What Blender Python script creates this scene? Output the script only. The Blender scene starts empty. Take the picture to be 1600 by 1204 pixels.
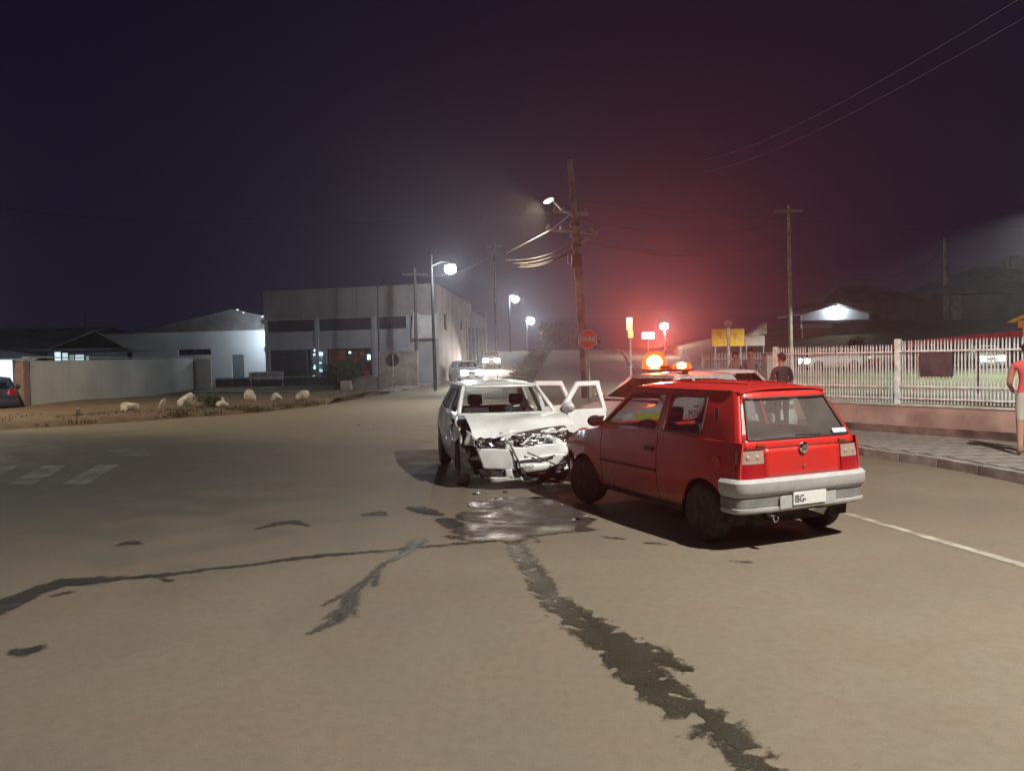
import bpy, bmesh, math, random
import numpy as np
from mathutils import Vector, Matrix, noise
from mathutils.geometry import tessellate_polygon
random.seed(7)
SC = bpy.context.scene
COL = SC.collection
R_ = math.radians
# ------------------------------------------------------------------ camera
FPX, CH, PIT, ROL = 1219.4, 1.81, 0.034, 0.019
_F = Vector((0, math.cos(PIT), -math.sin(PIT)))
_up = Vector((0, math.sin(PIT), math.cos(PIT)))
_r = Vector((1, 0, 0))
_R = math.cos(ROL) * _r - math.sin(ROL) * _up
_U = math.sin(ROL) * _r + math.cos(ROL) * _up
CAMLOC = Vector((0, 0, CH))
cam_d = bpy.data.cameras.new('camera')
cam_d.sensor_width = 36
cam_d.lens = 36 * FPX / 1600
cam_d.clip_end = 2000
cam = bpy.data.objects.new('camera', cam_d)
COL.objects.link(cam)
cam.matrix_world = Matrix(((_R.x, _U.x, -_F.x, 0), (_R.y, _U.y, -_F.y, 0), (_R.z, _U.z, -_F.z, CH), (0, 0, 0, 1)))
SC.camera = cam
SC.view_settings.view_transform = 'Standard'
SC.view_settings.look = 'None'
SC.view_settings.exposure = 0.0
SC.view_settings.gamma = 1
SC.cycles.use_denoising = True
SC.cycles.max_bounces = 6
SC.cycles.volume_bounces = 0
SC.cycles.transparent_max_bounces = 24
SC.cycles.sample_clamp_indirect = 4
SC.cycles.use_light_tree = True
HAZE = .00075
# ------------------------------------------------------------------ night sky
W = bpy.data.worlds.new('World'); SC.world = W; W.use_nodes = True
nt = W.node_tree; nt.nodes.clear()
o_ = nt.nodes.new('ShaderNodeOutputWorld'); b_ = nt.nodes.new('ShaderNodeBackground')
g_ = nt.nodes.new('ShaderNodeTexCoord'); s_ = nt.nodes.new('ShaderNodeSeparateXYZ')
r_ = nt.nodes.new('ShaderNodeValToRGB')
nt.links.new(g_.outputs['Generated'], s_.inputs[0]); nt.links.new(s_.outputs['Z'], r_.inputs[0])
r_.color_ramp.elements[0].position = 0.0; r_.color_ramp.elements[0].color = (.0085, .0052, .0165, 1)
r_.color_ramp.elements[1].position = 0.55; r_.color_ramp.elements[1].color = (.0036, .0032, .0115, 1)
nt.links.new(r_.outputs[0], b_.inputs[0]); nt.links.new(b_.outputs[0], o_.inputs[0])
b_.inputs[1].default_value = 1.0

# ------------------------------------------------------------------ placing helpers
def ray(px, py):
    return _F + _R * ((px - 800) / FPX) + _U * ((602 - py) / FPX)
def A(px, py, Y):
    d = ray(px, py); return CAMLOC + d * (Y / d.y)
def G(px, py, z=0.0):
    d = ray(px, py); return CAMLOC + d * ((z - CH) / d.z)
def smooth(a, b, x):
    t = min(1, max(0, (x - a) / (b - a))); return t * t * (3 - 2 * t)
def T(x, y):
    z = 2.75 * smooth(42, 108, y) + 0.5 * smooth(100, 150, y)
    return z
def lerp(a, b, t): return a + (b - a) * t
def pl(pts, v):
    if v <= pts[0][0]: return pts[0][1]
    for (a, p), (b, q) in zip(pts, pts[1:]):
        if v <= b: return p + (q - p) * (v - a) / (b - a)
    return pts[-1][1]

# ------------------------------------------------------------------ object helpers
def tag(o, label=None, cat=None, group=None, kind=None):
    if label: o['label'] = label
    if cat: o['category'] = cat
    if group: o['group'] = group
    if kind: o['kind'] = kind
    return o
def empty(name, loc=(0, 0, 0), rz=0, label=None, cat=None, group=None):
    o = bpy.data.objects.new(name, None); COL.objects.link(o)
    o.location = loc; o.rotation_euler = (0, 0, rz); o.empty_display_size = .2
    return tag(o, label, cat, group)
def link_mesh(name, me, mat, parent=None):
    o = bpy.data.objects.new(name, me); COL.objects.link(o)
    for m in (mat if isinstance(mat, (list, tuple)) else [mat]):
        if m is not None and len(me.materials) < (len(mat) if isinstance(mat, (list, tuple)) else 1): me.materials.append(m)
    if parent: o.parent = parent
    return o
def obj(name, bm, mat, parent=None, smooth_=None, bevel=0, fix=True):
    if fix: bmesh.ops.recalc_face_normals(bm, faces=bm.faces)
    me = bpy.data.meshes.new(name)
    if smooth_ is not None:
        for f in bm.faces: f.smooth = True
    bm.to_mesh(me); bm.free()
    if smooth_ is not None: me.set_sharp_from_angle(angle=R_(smooth_))
    o = link_mesh(name, me, mat, parent)
    if bevel:
        m = o.modifiers.new('b', 'BEVEL'); m.width = bevel; m.segments = 2; m.limit_method = 'ANGLE'
    return o
def BM(): return bmesh.new()
def box(bm, x0, x1, y0, y1, z0, z1, M=None, mi=0):
    vs = [bm.verts.new((x, y, z)) for x in (x0, x1) for y in (y0, y1) for z in (z0, z1)]
    if M is not None:
        for v in vs: v.co = M @ v.co
    for q in ((0, 1, 3, 2), (4, 6, 7, 5), (0, 4, 5, 1), (2, 3, 7, 6), (0, 2, 6, 4), (1, 5, 7, 3)):
        f = bm.faces.new([vs[i] for i in q]); f.material_index = mi
    return bm
def bx(x0, x1, y0, y1, z0, z1, M=None): return box(BM(), x0, x1, y0, y1, z0, z1, M)
def frame_of(d):
    d = Vector(d).normalized()
    a = Vector((0, 0, 1)) if abs(d.z) < .9 else Vector((1, 0, 0))
    u = d.cross(a).normalized(); return u, d.cross(u).normalized()
def tube(bm, pts, r, seg=8, cap=True):
    pts = [Vector(p) for p in pts]; n = len(pts)
    rs = r if isinstance(r, (list, tuple)) else [r] * n
    rings = []
    for i, p in enumerate(pts):
        d = (pts[min(i + 1, n - 1)] - pts[max(i - 1, 0)])
        u, v = frame_of(d)
        rings.append([bm.verts.new(p + rs[i] * (math.cos(2 * math.pi * k / seg) * u + math.sin(2 * math.pi * k / seg) * v)) for k in range(seg)])
    for a, b in zip(rings, rings[1:]):
        for k in range(seg): bm.faces.new((a[k], a[(k + 1) % seg], b[(k + 1) % seg], b[k]))
    if cap:
        bm.faces.new(rings[0]); bm.faces.new(rings[-1][::-1])
    return bm
def tb(pts, r, seg=8): return tube(BM(), pts, r, seg)
def lathe(bm, prof, seg=24, axis='z', M=None):
    rings = []
    for (r, h) in prof:
        ring = []
        for k in range(seg):
            a = 2 * math.pi * k / seg; c, s = r * math.cos(a), r * math.sin(a)
            co = Vector((c, s, h)) if axis == 'z' else Vector((c, h, s)) if axis == 'y' else Vector((h, c, s))
            ring.append(bm.verts.new(M @ co if M is not None else co))
        rings.append(ring)
    for a, b in zip(rings, rings[1:]):
        for k in range(seg): bm.faces.new((a[k], a[(k + 1) % seg], b[(k + 1) % seg], b[k]))
    if prof[0][0] > 1e-4: bm.faces.new(rings[0])
    if prof[-1][0] > 1e-4: bm.faces.new(rings[-1][::-1])
    bmesh.ops.remove_doubles(bm, verts=bm.verts, dist=1e-5)
    return bm
def prism(bm, poly, y0, y1, M=None):
    """poly in (x,z), extruded y0..y1"""
    a = [bm.verts.new((p[0], y0, p[1])) for p in poly]; b = [bm.verts.new((p[0], y1, p[1])) for p in poly]
    if M is not None:
        for v in a + b: v.co = M @ v.co
    bm.faces.new(a); bm.faces.new(b[::-1]); n = len(a)
    for i in range(n): bm.faces.new((a[i], b[i], b[(i + 1) % n], a[(i + 1) % n]))
    return bm
def slab(bm, poly, z0, z1):
    a = [bm.verts.new((p[0], p[1], z0)) for p in poly]; b = [bm.verts.new((p[0], p[1], z1)) for p in poly]
    bm.faces.new(a[::-1]); bm.faces.new(b); n = len(a)
    for i in range(n): bm.faces.new((a[i], a[(i + 1) % n], b[(i + 1) % n], b[i]))
    return bm
def grid(fn, nu, nv, rim=0.0, bm=None):
    """fn(u,v,depth)->co ; rim adds a turned-in edge"""
    bm = bm or BM()
    V = [[bm.verts.new(fn(i / nu, j / nv, 0)) for j in range(nv + 1)] for i in range(nu + 1)]
    for i in range(nu):
        for j in range(nv): bm.faces.new((V[i][j], V[i + 1][j], V[i + 1][j + 1], V[i][j + 1]))
    if rim:
        bd = [(i, 0) for i in range(nu)] + [(nu, j) for j in range(nv)] + [(i, nv) for i in range(nu, 0, -1)] + [(0, j) for j in range(nv, 0, -1)]
        R2 = [bm.verts.new(fn(i / nu, j / nv, rim)) for i, j in bd]
        n = len(bd)
        for k in range(n):
            a, b = bd[k], bd[(k + 1) % n]
            bm.faces.new((V[a[0]][a[1]], V[b[0]][b[1]], R2[(k + 1) % n], R2[k]))
    return bm
def point_light(name, loc, power, color, parent=None, size=.08, spot=None, aim=None, blend=.6):
    d = bpy.data.lights.new(name, 'SPOT' if spot else 'POINT'); d.energy = power; d.color = color; d.shadow_soft_size = size
    if spot: d.spot_size = R_(spot); d.spot_blend = blend
    o = bpy.data.objects.new(name, d); COL.objects.link(o); o.location = loc
    if aim is not None: o.rotation_euler = (Vector(aim) - Vector(loc)).to_track_quat('-Z', 'Y').to_euler()
    if parent: o.parent = parent
    return o
def text(name, body, size, mat, parent, loc, rot, extrude=.001, align='CENTER', bold=0.0, sx=1.0):
    c = bpy.data.curves.new('t', 'FONT'); c.body = body; c.size = size; c.extrude = extrude; c.align_x = align; c.align_y = 'CENTER'; c.offset = bold; c.resolution_u = 3
    t = bpy.data.objects.new('t', c); me = bpy.data.meshes.new_from_object(t); bpy.data.objects.remove(t)
    me.materials.clear(); o = link_mesh(name, me, mat, parent)
    o.location = loc; o.rotation_euler = rot; o.scale = (sx, 1, 1)
    return o
def mesh_from(name, V, Fc, mat, parent=None):
    me = bpy.data.meshes.new(name); me.from_pydata(V, [], Fc); me.update()
    return link_mesh(name, me, mat, parent)

# ------------------------------------------------------------------ materials
def nmat(name):
    m = bpy.data.materials.new(name); m.use_nodes = True
    n = m.node_tree; p = n.nodes['Principled BSDF']; return m, n, p
def mat(name, col, rough=.6, metal=0, noise_s=0, noise_a=.15, coat=0, bump=0, bump_s=60, spec=None, col2=None, detail=6):
    m, n, p = nmat(name)
    p.inputs['Base Color'].default_value = (*col, 1); p.inputs['Roughness'].default_value = rough
    p.inputs['Metallic'].default_value = metal; p.inputs['Coat Weight'].default_value = coat; p.inputs['Coat Roughness'].default_value = .08
    if spec is not None: p.inputs['Specular IOR Level'].default_value = spec
    tc = n.nodes.new('ShaderNodeTexCoord')
    if noise_s:
        t = n.nodes.new('ShaderNodeTexNoise'); t.inputs['Scale'].default_value = noise_s; t.inputs['Detail'].default_value = detail
        n.links.new(tc.outputs['Object'], t.inputs['Vector'])
        mx = n.nodes.new('ShaderNodeMix'); mx.data_type = 'RGBA'
        c2 = col2 or tuple(c * (1 - noise_a * 2) for c in col); c1 = col if col2 else tuple(min(1, c * (1 + noise_a)) for c in col)
        mx.inputs['A'].default_value = (*c1, 1); mx.inputs['B'].default_value = (*c2, 1)
        rp = n.nodes.new('ShaderNodeMapRange'); rp.inputs['From Min'].default_value = .35; rp.inputs['From Max'].default_value = .65
        n.links.new(t.outputs['Fac'], rp.inputs['Value']); n.links.new(rp.outputs['Result'], mx.inputs['Factor'])
        n.links.new(mx.outputs['Result'], p.inputs['Base Color'])
        ra = n.nodes.new('ShaderNodeMath'); ra.operation = 'MULTIPLY_ADD'; ra.inputs[1].default_value = .18; ra.inputs[2].default_value = max(0, rough - .09)
        n.links.new(rp.outputs['Result'], ra.inputs[0]); n.links.new(ra.outputs[0], p.inputs['Roughness'])
    if bump:
        t2 = n.nodes.new('ShaderNodeTexNoise'); t2.inputs['Scale'].default_value = bump_s; t2.inputs['Detail'].default_value = 5
        n.links.new(tc.outputs['Object'], t2.inputs['Vector'])
        b = n.nodes.new('ShaderNodeBump'); b.inputs['Strength'].default_value = bump; b.inputs['Distance'].default_value = .02
        n.links.new(t2.outputs['Fac'], b.inputs['Height']); n.links.new(b.outputs['Normal'], p.inputs['Normal'])
    return m
def emit(name, col, strength):
    m, n, p = nmat(name)
    p.inputs['Base Color'].default_value = (*col, 1); p.inputs['Emission Color'].default_value = (*col, 1); p.inputs['Emission Strength'].default_value = strength
    return m
def thin_glass(name, tint, gloss=.12, rough=.03, veil=0.0):
    m, n, p = nmat(name); n.nodes.remove(p)
    tr = n.nodes.new('ShaderNodeBsdfTransparent'); tr.inputs[0].default_value = (*tint, 1)
    gl = n.nodes.new('ShaderNodeBsdfGlossy'); gl.inputs['Roughness'].default_value = rough; gl.inputs[0].default_value = (.9, .9, .9, 1)
    fr = n.nodes.new('ShaderNodeLayerWeight'); fr.inputs[0].default_value = .35
    ml = n.nodes.new('ShaderNodeMath'); ml.operation = 'MULTIPLY_ADD'; ml.inputs[1].default_value = .38; ml.inputs[2].default_value = gloss * .15
    n.links.new(fr.outputs['Fresnel'], ml.inputs[0])
    mx = n.nodes.new('ShaderNodeMixShader'); n.links.new(ml.outputs[0], mx.inputs[0]); n.links.new(tr.outputs[0], mx.inputs[1]); n.links.new(gl.outputs[0], mx.inputs[2])
    if veil:
        df = n.nodes.new('ShaderNodeBsdfDiffuse'); df.inputs[0].default_value = (.42, .38, .36, 1); t = n.nodes.new('ShaderNodeTexNoise'); t.inputs['Scale'].default_value = 3; t.inputs['Detail'].default_value = 6
        tc = n.nodes.new('ShaderNodeTexCoord'); n.links.new(tc.outputs['Object'], t.inputs['Vector'])
        r = n.nodes.new('ShaderNodeMapRange'); r.inputs['To Min'].default_value = veil * .3; r.inputs['To Max'].default_value = veil * 1.7; n.links.new(t.outputs['Fac'], r.inputs['Value'])
        m2 = n.nodes.new('ShaderNodeMixShader'); n.links.new(r.outputs['Result'], m2.inputs[0]); n.links.new(mx.outputs[0], m2.inputs[1]); n.links.new(df.outputs[0], m2.inputs[2]); mx = m2
    n.links.new(mx.outputs[0], n.nodes['Material Output'].inputs[0])
    return m
M = {}
M['red'] = mat('red_paint', (.56, .022, .018), .36, 0, 3, .06, coat=.6)
M['white'] = mat('white_car_paint', (.80, .83, .84), .34, 0, 4, .05, coat=.5)
M['silver'] = mat('silver_paint', (.68, .69, .70), .35, .1, coat=.5)
M['navy'] = mat('dark_navy_paint', (.03, .022, .04), .35, coat=.4)
M['police_white'] = mat('police_car_paint', (.46, .46, .47), .4, 0, 5, .1, coat=.4)
M['darkred'] = mat('dark_red_paint', (.18, .012, .015), .3, coat=.6)
def dirty(m, top=.62):
    n = m.node_tree; N, L = n.nodes, n.links; p = N['Principled BSDF']; src = p.inputs['Base Color'].links
    tc = N.new('ShaderNodeTexCoord'); sp = N.new('ShaderNodeSeparateXYZ'); L.new(tc.outputs['Object'], sp.inputs[0])
    t = N.new('ShaderNodeTexNoise'); t.inputs['Scale'].default_value = 5; t.inputs['Detail'].default_value = 8; L.new(tc.outputs['Object'], t.inputs['Vector'])
    a = N.new('ShaderNodeMath'); a.operation = 'MULTIPLY_ADD'; a.inputs[1].default_value = .45; L.new(t.outputs['Fac'], a.inputs[0]); L.new(sp.outputs['Z'], a.inputs[2])
    r = N.new('ShaderNodeMapRange'); r.inputs['From Min'].default_value = top; r.inputs['From Max'].default_value = top + .35; r.inputs['To Min'].default_value = .55; r.inputs['To Max'].default_value = .04; L.new(a.outputs[0], r.inputs['Value'])
    x = N.new('ShaderNodeMix'); x.data_type = 'RGBA'; L.new(r.outputs['Result'], x.inputs['Factor']); x.inputs['B'].default_value = (.10, .075, .055, 1)
    if src: L.new(src[0].from_socket, x.inputs['A'])
    L.new(x.outputs['Result'], p.inputs['Base Color'])
for k_ in ('red', 'white', 'silver'): dirty(M[k_], .48 if k_ != 'white' else .30)
M['grey_plastic'] = mat('grey_bumper_plastic', (.42, .42, .42), .5, 0, 9, .06)
M['grey_band'] = mat('grey_band_plastic', (.21, .21, .205), .6, 0, 9, .1)
M['black'] = mat('black_plastic', (.022, .022, .024), .5, 0, 20, .2)
M['under'] = mat('underbody_grime', (.015, .014, .013), .85, 0, 12, .3)
M['rubber'] = mat('tyre_rubber', (.028, .027, .026), .75, 0, 14, .25, bump=.2, bump_s=80)
M['dusty_rubber'] = mat('dusty_tyre_rubber', (.11, .11, .115), .85, 0, 9, .25)
M['rim'] = mat('steel_rim', (.22, .22, .23), .4, .7, 12, .2)
M['cloth'] = mat('seat_cloth', (.05, .05, .055), .9, 0, 30, .2)
M['glass'] = thin_glass('window_glass', (.80, .84, .84))
M['glass_veiled'] = thin_glass('veiled_rear_glass', (.62, .62, .64), veil=.16)  # grey diffuse veil stands in for the reflection on the rear glass
M['glass_tint'] = thin_glass('dark_window_glass', (.22, .23, .24), .14)
M['glass_clear'] = thin_glass('lamp_glass', (.85, .85, .85), .25)
M['lens_white'] = mat('clear_lens', (.38, .28, .23), .2, 0, 15, .04, coat=.8)
M['lens_red'] = mat('red_lens', (.35, .008, .012), .15, coat=1)
M['chrome'] = mat('chrome', (.8, .8, .8), .12, 1)
M['dullmetal'] = mat('dull_metal', (.35, .35, .36), .45, .8, 25, .25)
M['plate'] = mat('plate_white', (.72, .73, .72), .45)
M['plate_ink'] = mat('plate_ink', (.03, .03, .03), .6)
M['white_text'] = mat('white_vinyl', (.8, .8, .8), .5)
M['paint_line'] = mat('worn_road_paint', (.42, .40, .33), .85, 0, 5, .25, col2=(.20, .18, .15))
M['concrete'] = mat('kerb_concrete', (.30, .28, .25), .9, 0, 3, .2, bump=.3)
M['pole'] = mat('pole_concrete', (.33, .29, .26), .9, 0, 2, .2, bump=.3, bump_s=20)
M['galv'] = mat('galvanised_steel', (.4, .41, .42), .45, .6, 6, .12)
M['darkmetal'] = mat('dark_metal', (.05, .05, .055), .5, .4, 8, .2)
M['wire'] = mat('cable_black', (.05, .045, .045), .6)
M['fence_white'] = mat('fence_white_paint', (.76, .78, .77), .5, 0, 7, .14)
M['fence_wall'] = mat('salmon_painted_wall', (.44, .30, .255), .9, 0, 1.3, .18, bump=.25, bump_s=30)
M['stone_white'] = mat('whitewashed_stone', (.74, .70, .60), .9, 0, 6, .14, bump=.6, bump_s=9)
M['bark'] = mat('bark', (.10, .075, .055), .95, 0, 12, .25, bump=.6, bump_s=20)
M['leaf'] = mat('leaf_green', (.045, .075, .022), .7, 0, 3, .35)
M['grassb'] = mat('grass_blade', (.085, .10, .03), .8, 0, 1.2, .3, col2=(.16, .13, .05))
M['stop_red'] = mat('stop_sign_red', (.85, .05, .05), .4)
M['yellow'] = mat('sign_yellow', (.70, .42, .03), .6, 0, 4, .1)
M['glow_white'] = emit('led_lens', (.86, .95, 1.0), 220)
M['skin'] = mat('skin', (.42, .24, .17), .6, 0, 8, .1)
M['skin_dark'] = mat('skin_dark', (.30, .16, .11), .6, 0, 8, .1)
M['hair'] = mat('hair', (.02, .014, .01), .8)

def road_mat():
    m, n, p = nmat('dusty_asphalt')
    N, L = n.nodes, n.links
    geo = N.new('ShaderNodeNewGeometry')
    def tex(s, d=6, dist=0, rough=.55):
        t = N.new('ShaderNodeTexNoise'); t.inputs['Scale'].default_value = s; t.inputs['Detail'].default_value = d; t.inputs['Distortion'].default_value = dist
        t.inputs['Roughness'].default_value = rough
        L.new(geo.outputs['Position'], t.inputs['Vector']); return t
    def mr(src, a, b, lo=0, hi=1):
        r = N.new('ShaderNodeMapRange'); r.inputs['From Min'].default_value = a; r.inputs['From Max'].default_value = b
        r.inputs['To Min'].default_value = lo; r.inputs['To Max'].default_value = hi; r.interpolation_type = 'SMOOTHSTEP'
        L.new(src, r.inputs['Value']); return r.outputs['Result']
    def mix(fac, a, b, blend='MIX'):
        x = N.new('ShaderNodeMix'); x.data_type = 'RGBA'; x.blend_type = blend
        for nm, v in (('A', a), ('B', b)):
            if isinstance(v, tuple): x.inputs[nm].default_value = (*v, 1)
            else: L.new(v, x.inputs[nm])
        if isinstance(fac, float): x.inputs['Factor'].default_value = fac
        else: L.new(fac, x.inputs['Factor'])
        return x.outputs['Result']
    def math_(op, a, b):
        x = N.new('ShaderNodeMath'); x.operation = op
        for i, v in enumerate((a, b)):
            if isinstance(v, (int, float)): x.inputs[i].default_value = v
            else: L.new(v, x.inputs[i])
        return x.outputs[0]
    sep = N.new('ShaderNodeSeparateXYZ'); L.new(geo.outputs['Position'], sep.inputs[0])
    big = tex(.35, 4, .6).outputs['Fac']; mid = tex(1.6, 6, .4).outputs['Fac']; grit = tex(90, 3, 0, .7).outputs['Fac']; fine = tex(14, 5).outputs['Fac']
    c = mix(mr(big, .38, .62), (.225, .188, .140), (.190, .160, .122))
    c = mix(mr(mid, .40, .64, 0, .55), c, (.22, .165, .12))
    # darker, soft-edged oval on the left of the junction
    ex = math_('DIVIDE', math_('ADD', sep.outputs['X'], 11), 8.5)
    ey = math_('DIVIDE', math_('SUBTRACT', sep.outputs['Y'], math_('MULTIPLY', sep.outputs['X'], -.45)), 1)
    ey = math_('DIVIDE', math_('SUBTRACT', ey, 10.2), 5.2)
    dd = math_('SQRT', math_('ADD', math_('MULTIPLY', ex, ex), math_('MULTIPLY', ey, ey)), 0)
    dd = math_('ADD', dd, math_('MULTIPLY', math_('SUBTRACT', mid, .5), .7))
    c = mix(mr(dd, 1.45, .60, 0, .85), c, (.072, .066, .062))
    # paler and yellower towards the far side of the junction
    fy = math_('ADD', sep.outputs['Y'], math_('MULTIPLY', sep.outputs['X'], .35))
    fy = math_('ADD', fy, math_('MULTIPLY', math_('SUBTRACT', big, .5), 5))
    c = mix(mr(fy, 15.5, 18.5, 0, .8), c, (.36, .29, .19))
    # hairline seam and grit
    c = mix(mr(fine, .35, .7, 0, .22), c, (.09, .08, .07))
    c = mix(mr(grit, .3, .75, 0, .5), c, mix(.6, c, (.05, .045, .04)))
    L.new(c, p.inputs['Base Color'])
    L.new(mr(mid, .3, .7, .72, .95), p.inputs['Roughness'])
    p.inputs['Specular IOR Level'].default_value = .3
    b = N.new('ShaderNodeBump'); b.inputs['Strength'].default_value = .28; b.inputs['Distance'].default_value = .010
    L.new(math_('ADD', grit, math_('MULTIPLY', fine, .8)), b.inputs['Height']); L.new(b.outputs['Normal'], p.inputs['Normal'])
    return m
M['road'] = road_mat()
def ground_mat(name, c1, c2, c3, s=.8):
    m, n, p = nmat(name); N, L = n.nodes, n.links
    geo = N.new('ShaderNodeNewGeometry'); prev = None
    for sc_, cc in ((s, c2), (s * 3.1, c3)):
        t = N.new('ShaderNodeTexNoise'); t.inputs['Scale'].default_value = sc_; t.inputs['Detail'].default_value = 8; L.new(geo.outputs['Position'], t.inputs['Vector'])
        r = N.new('ShaderNodeMapRange'); r.inputs['From Min'].default_value = .42; r.inputs['From Max'].default_value = .6; L.new(t.outputs['Fac'], r.inputs['Value'])
        x = N.new('ShaderNodeMix'); x.data_type = 'RGBA'; L.new(r.outputs['Result'], x.inputs['Factor'])
        if prev is None: x.inputs['A'].default_value = (*c1, 1)
        else: L.new(prev, x.inputs['A'])
        x.inputs['B'].default_value = (*cc, 1); prev = x.outputs['Result']
    L.new(prev, p.inputs['Base Color']); p.inputs['Roughness'].default_value = .95
    b = N.new('ShaderNodeBump'); b.inputs['Strength'].default_value = .7; b.inputs['Distance'].default_value = .06
    L.new(t.outputs['Fac'], b.inputs['Height']); L.new(b.outputs['Normal'], p.inputs['Normal'])
    return m
M['dirt'] = ground_mat('red_soil', (.17, .095, .055), (.13, .10, .05), (.20, .13, .075))
M['lawn'] = ground_mat('lawn', (.07, .10, .03), (.10, .115, .035), (.055, .07, .025))
M['verge'] = ground_mat('dry_grass', (.17, .155, .05), (.12, .125, .04), (.21, .18, .075))
M['bank'] = ground_mat('bank_grass', (.06, .065, .025), (.045, .05, .02), (.09, .075, .04), .3)
def wet_mat(name, col, rough, bump, scale=45, edge=.075):
    m, n, p = nmat(name); N, L = n.nodes, n.links
    geo = N.new('ShaderNodeNewGeometry')
    t = N.new('ShaderNodeTexNoise'); t.inputs['Scale'].default_value = scale; t.inputs['Detail'].default_value = 4; L.new(geo.outputs['Position'], t.inputs['Vector'])
    t3 = N.new('ShaderNodeTexNoise'); t3.inputs['Scale'].default_value = 3; t3.inputs['Detail'].default_value = 5; L.new(geo.outputs['Position'], t3.inputs['Vector'])
    x = N.new('ShaderNodeMix'); x.data_type = 'RGBA'; L.new(t3.outputs['Fac'], x.inputs['Factor'])
    x.inputs['A'].default_value = (*[c * .8 for c in col], 1); x.inputs['B'].default_value = (*[c * 1.3 for c in col], 1)
    L.new(x.outputs['Result'], p.inputs['Base Color'])
    r = N.new('ShaderNodeMapRange'); r.inputs['From Min'].default_value = .35; r.inputs['From Max'].default_value = .65; r.inputs['To Min'].default_value = rough; r.inputs['To Max'].default_value = min(1, rough * 2.2)
    L.new(t3.outputs['Fac'], r.inputs['Value']); L.new(r.outputs['Result'], p.inputs['Roughness'])
    b = N.new('ShaderNodeBump'); b.inputs['Strength'].default_value = bump; b.inputs['Distance'].default_value = .01
    L.new(t.outputs['Fac'], b.inputs['Height']); L.new(b.outputs['Normal'], p.inputs['Normal'])
    at = N.new('ShaderNodeAttribute'); at.attribute_name = 'shore'
    t4 = N.new('ShaderNodeTexNoise'); t4.inputs['Scale'].default_value = 55; t4.inputs['Detail'].default_value = 5; L.new(geo.outputs['Position'], t4.inputs['Vector'])
    ma = N.new('ShaderNodeMath'); ma.operation = 'MULTIPLY_ADD'; ma.inputs[1].default_value = edge * 1.6; L.new(t4.outputs['Fac'], ma.inputs[0]); L.new(at.outputs['Fac'], ma.inputs[2])
    al = N.new('ShaderNodeMapRange'); al.inputs['From Min'].default_value = edge * .78; al.inputs['From Max'].default_value = -edge * .1; al.inputs['To Min'].default_value = 0; al.inputs['To Max'].default_value = 1
    L.new(ma.outputs[0], al.inputs['Value']); L.new(al.outputs['Result'], p.inputs['Alpha'])
    return m
M['puddle'] = wet_mat('puddle_coolant', (.055, .043, .037), .30, .5, 22)
M['puddle'].node_tree.nodes['Principled BSDF'].inputs['Specular IOR Level'].default_value = .22
M['wet'] = wet_mat('wet_stain', (.040, .034, .024), .26, 1.0, 60)
M['wet'].node_tree.nodes['Principled BSDF'].inputs['Specular IOR Level'].default_value = .25
M['oil'] = wet_mat('oil_stain', (.022, .019, .018), .5, .5)
#@@STRUCTURE
# ================================================================== SETTING
GSZ = [-150, -125, -100, -70, -50, -35, -25, -15, -8, 0, 8, 15, 25, 35, 50, 70, 100, 150]
YS = [-60, -30, 0, 20, 30, 38] + list(range(42, 160, 4)) + [180, 215, 250]
def sheet(name, xs, ys, mt, dz, kind='structure', keep=None):
    bm = BM(); V = [[bm.verts.new((x, y, T(x, y) + dz)) for y in ys] for x in xs]
    for i in range(len(xs) - 1):
        for j in range(len(ys) - 1):
            if keep is None or keep((xs[i] + xs[i + 1]) / 2, (ys[j] + ys[j + 1]) / 2):
                bm.faces.new((V[i][j], V[i + 1][j], V[i + 1][j + 1], V[i][j + 1]))
    o = obj(name, bm, mt, smooth_=60); tag(o, kind=kind); return o
sheet('ground', GSZ, YS, M['dirt'], -.06)
# junction surface: strips between a left and right limit for every depth
VERGE = [(-15.5, 22.6), (-13, 24.6), (-9.6, 28.5), (-7.6, 35), (-7.3, 44)]      # edge of the verge
def left_lim(y):
    if y < 22.6: return -60 if y < 15 else lerp(-60, -15.5, (y - 15) / 7.6)
    return pl([(22.6, -15.5), (24.6, -13.0), (28.5, -9.6), (32, -8.3), (36, -7.6), (44, -6.9), (53, -5.2), (86, -3.2), (140, -2.4), (190, -2)], y)
KERB = [(-30, 7.9), (-5, 7.4), (4, 7.15), (8, 6.95), (10.4, 6.85), (12.1, 6.6), (13.5, 6.1), (15.5, 5.95), (17.5, 6.0), (20, 6.0), (24, 5.7), (30, 5.4), (40, 6.4), (60, 9.5), (100, 14), (150, 18), (190, 22)]
def right_lim(y): return pl(KERB, y)
ys = [-30, -20, -10, -5] + [i * 1.0 for i in range(-3, 46)] + [47, 50, 53] + list(range(56, 154, 4)) + [170, 190]
bm = BM(); rows = []
for y in ys:
    a, b = left_lim(y), right_lim(y); n = 14
    rows.append([bm.verts.new((lerp(a, b, i / n), y, T(0, y))) for i in range(n + 1)])
for r0, r1 in zip(rows, rows[1:]):
    for i in range(14): bm.faces.new((r0[i], r0[i + 1], r1[i + 1], r1[i]))
tag(obj('road', bm, M['road'], smooth_=60), kind='structure')
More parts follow.
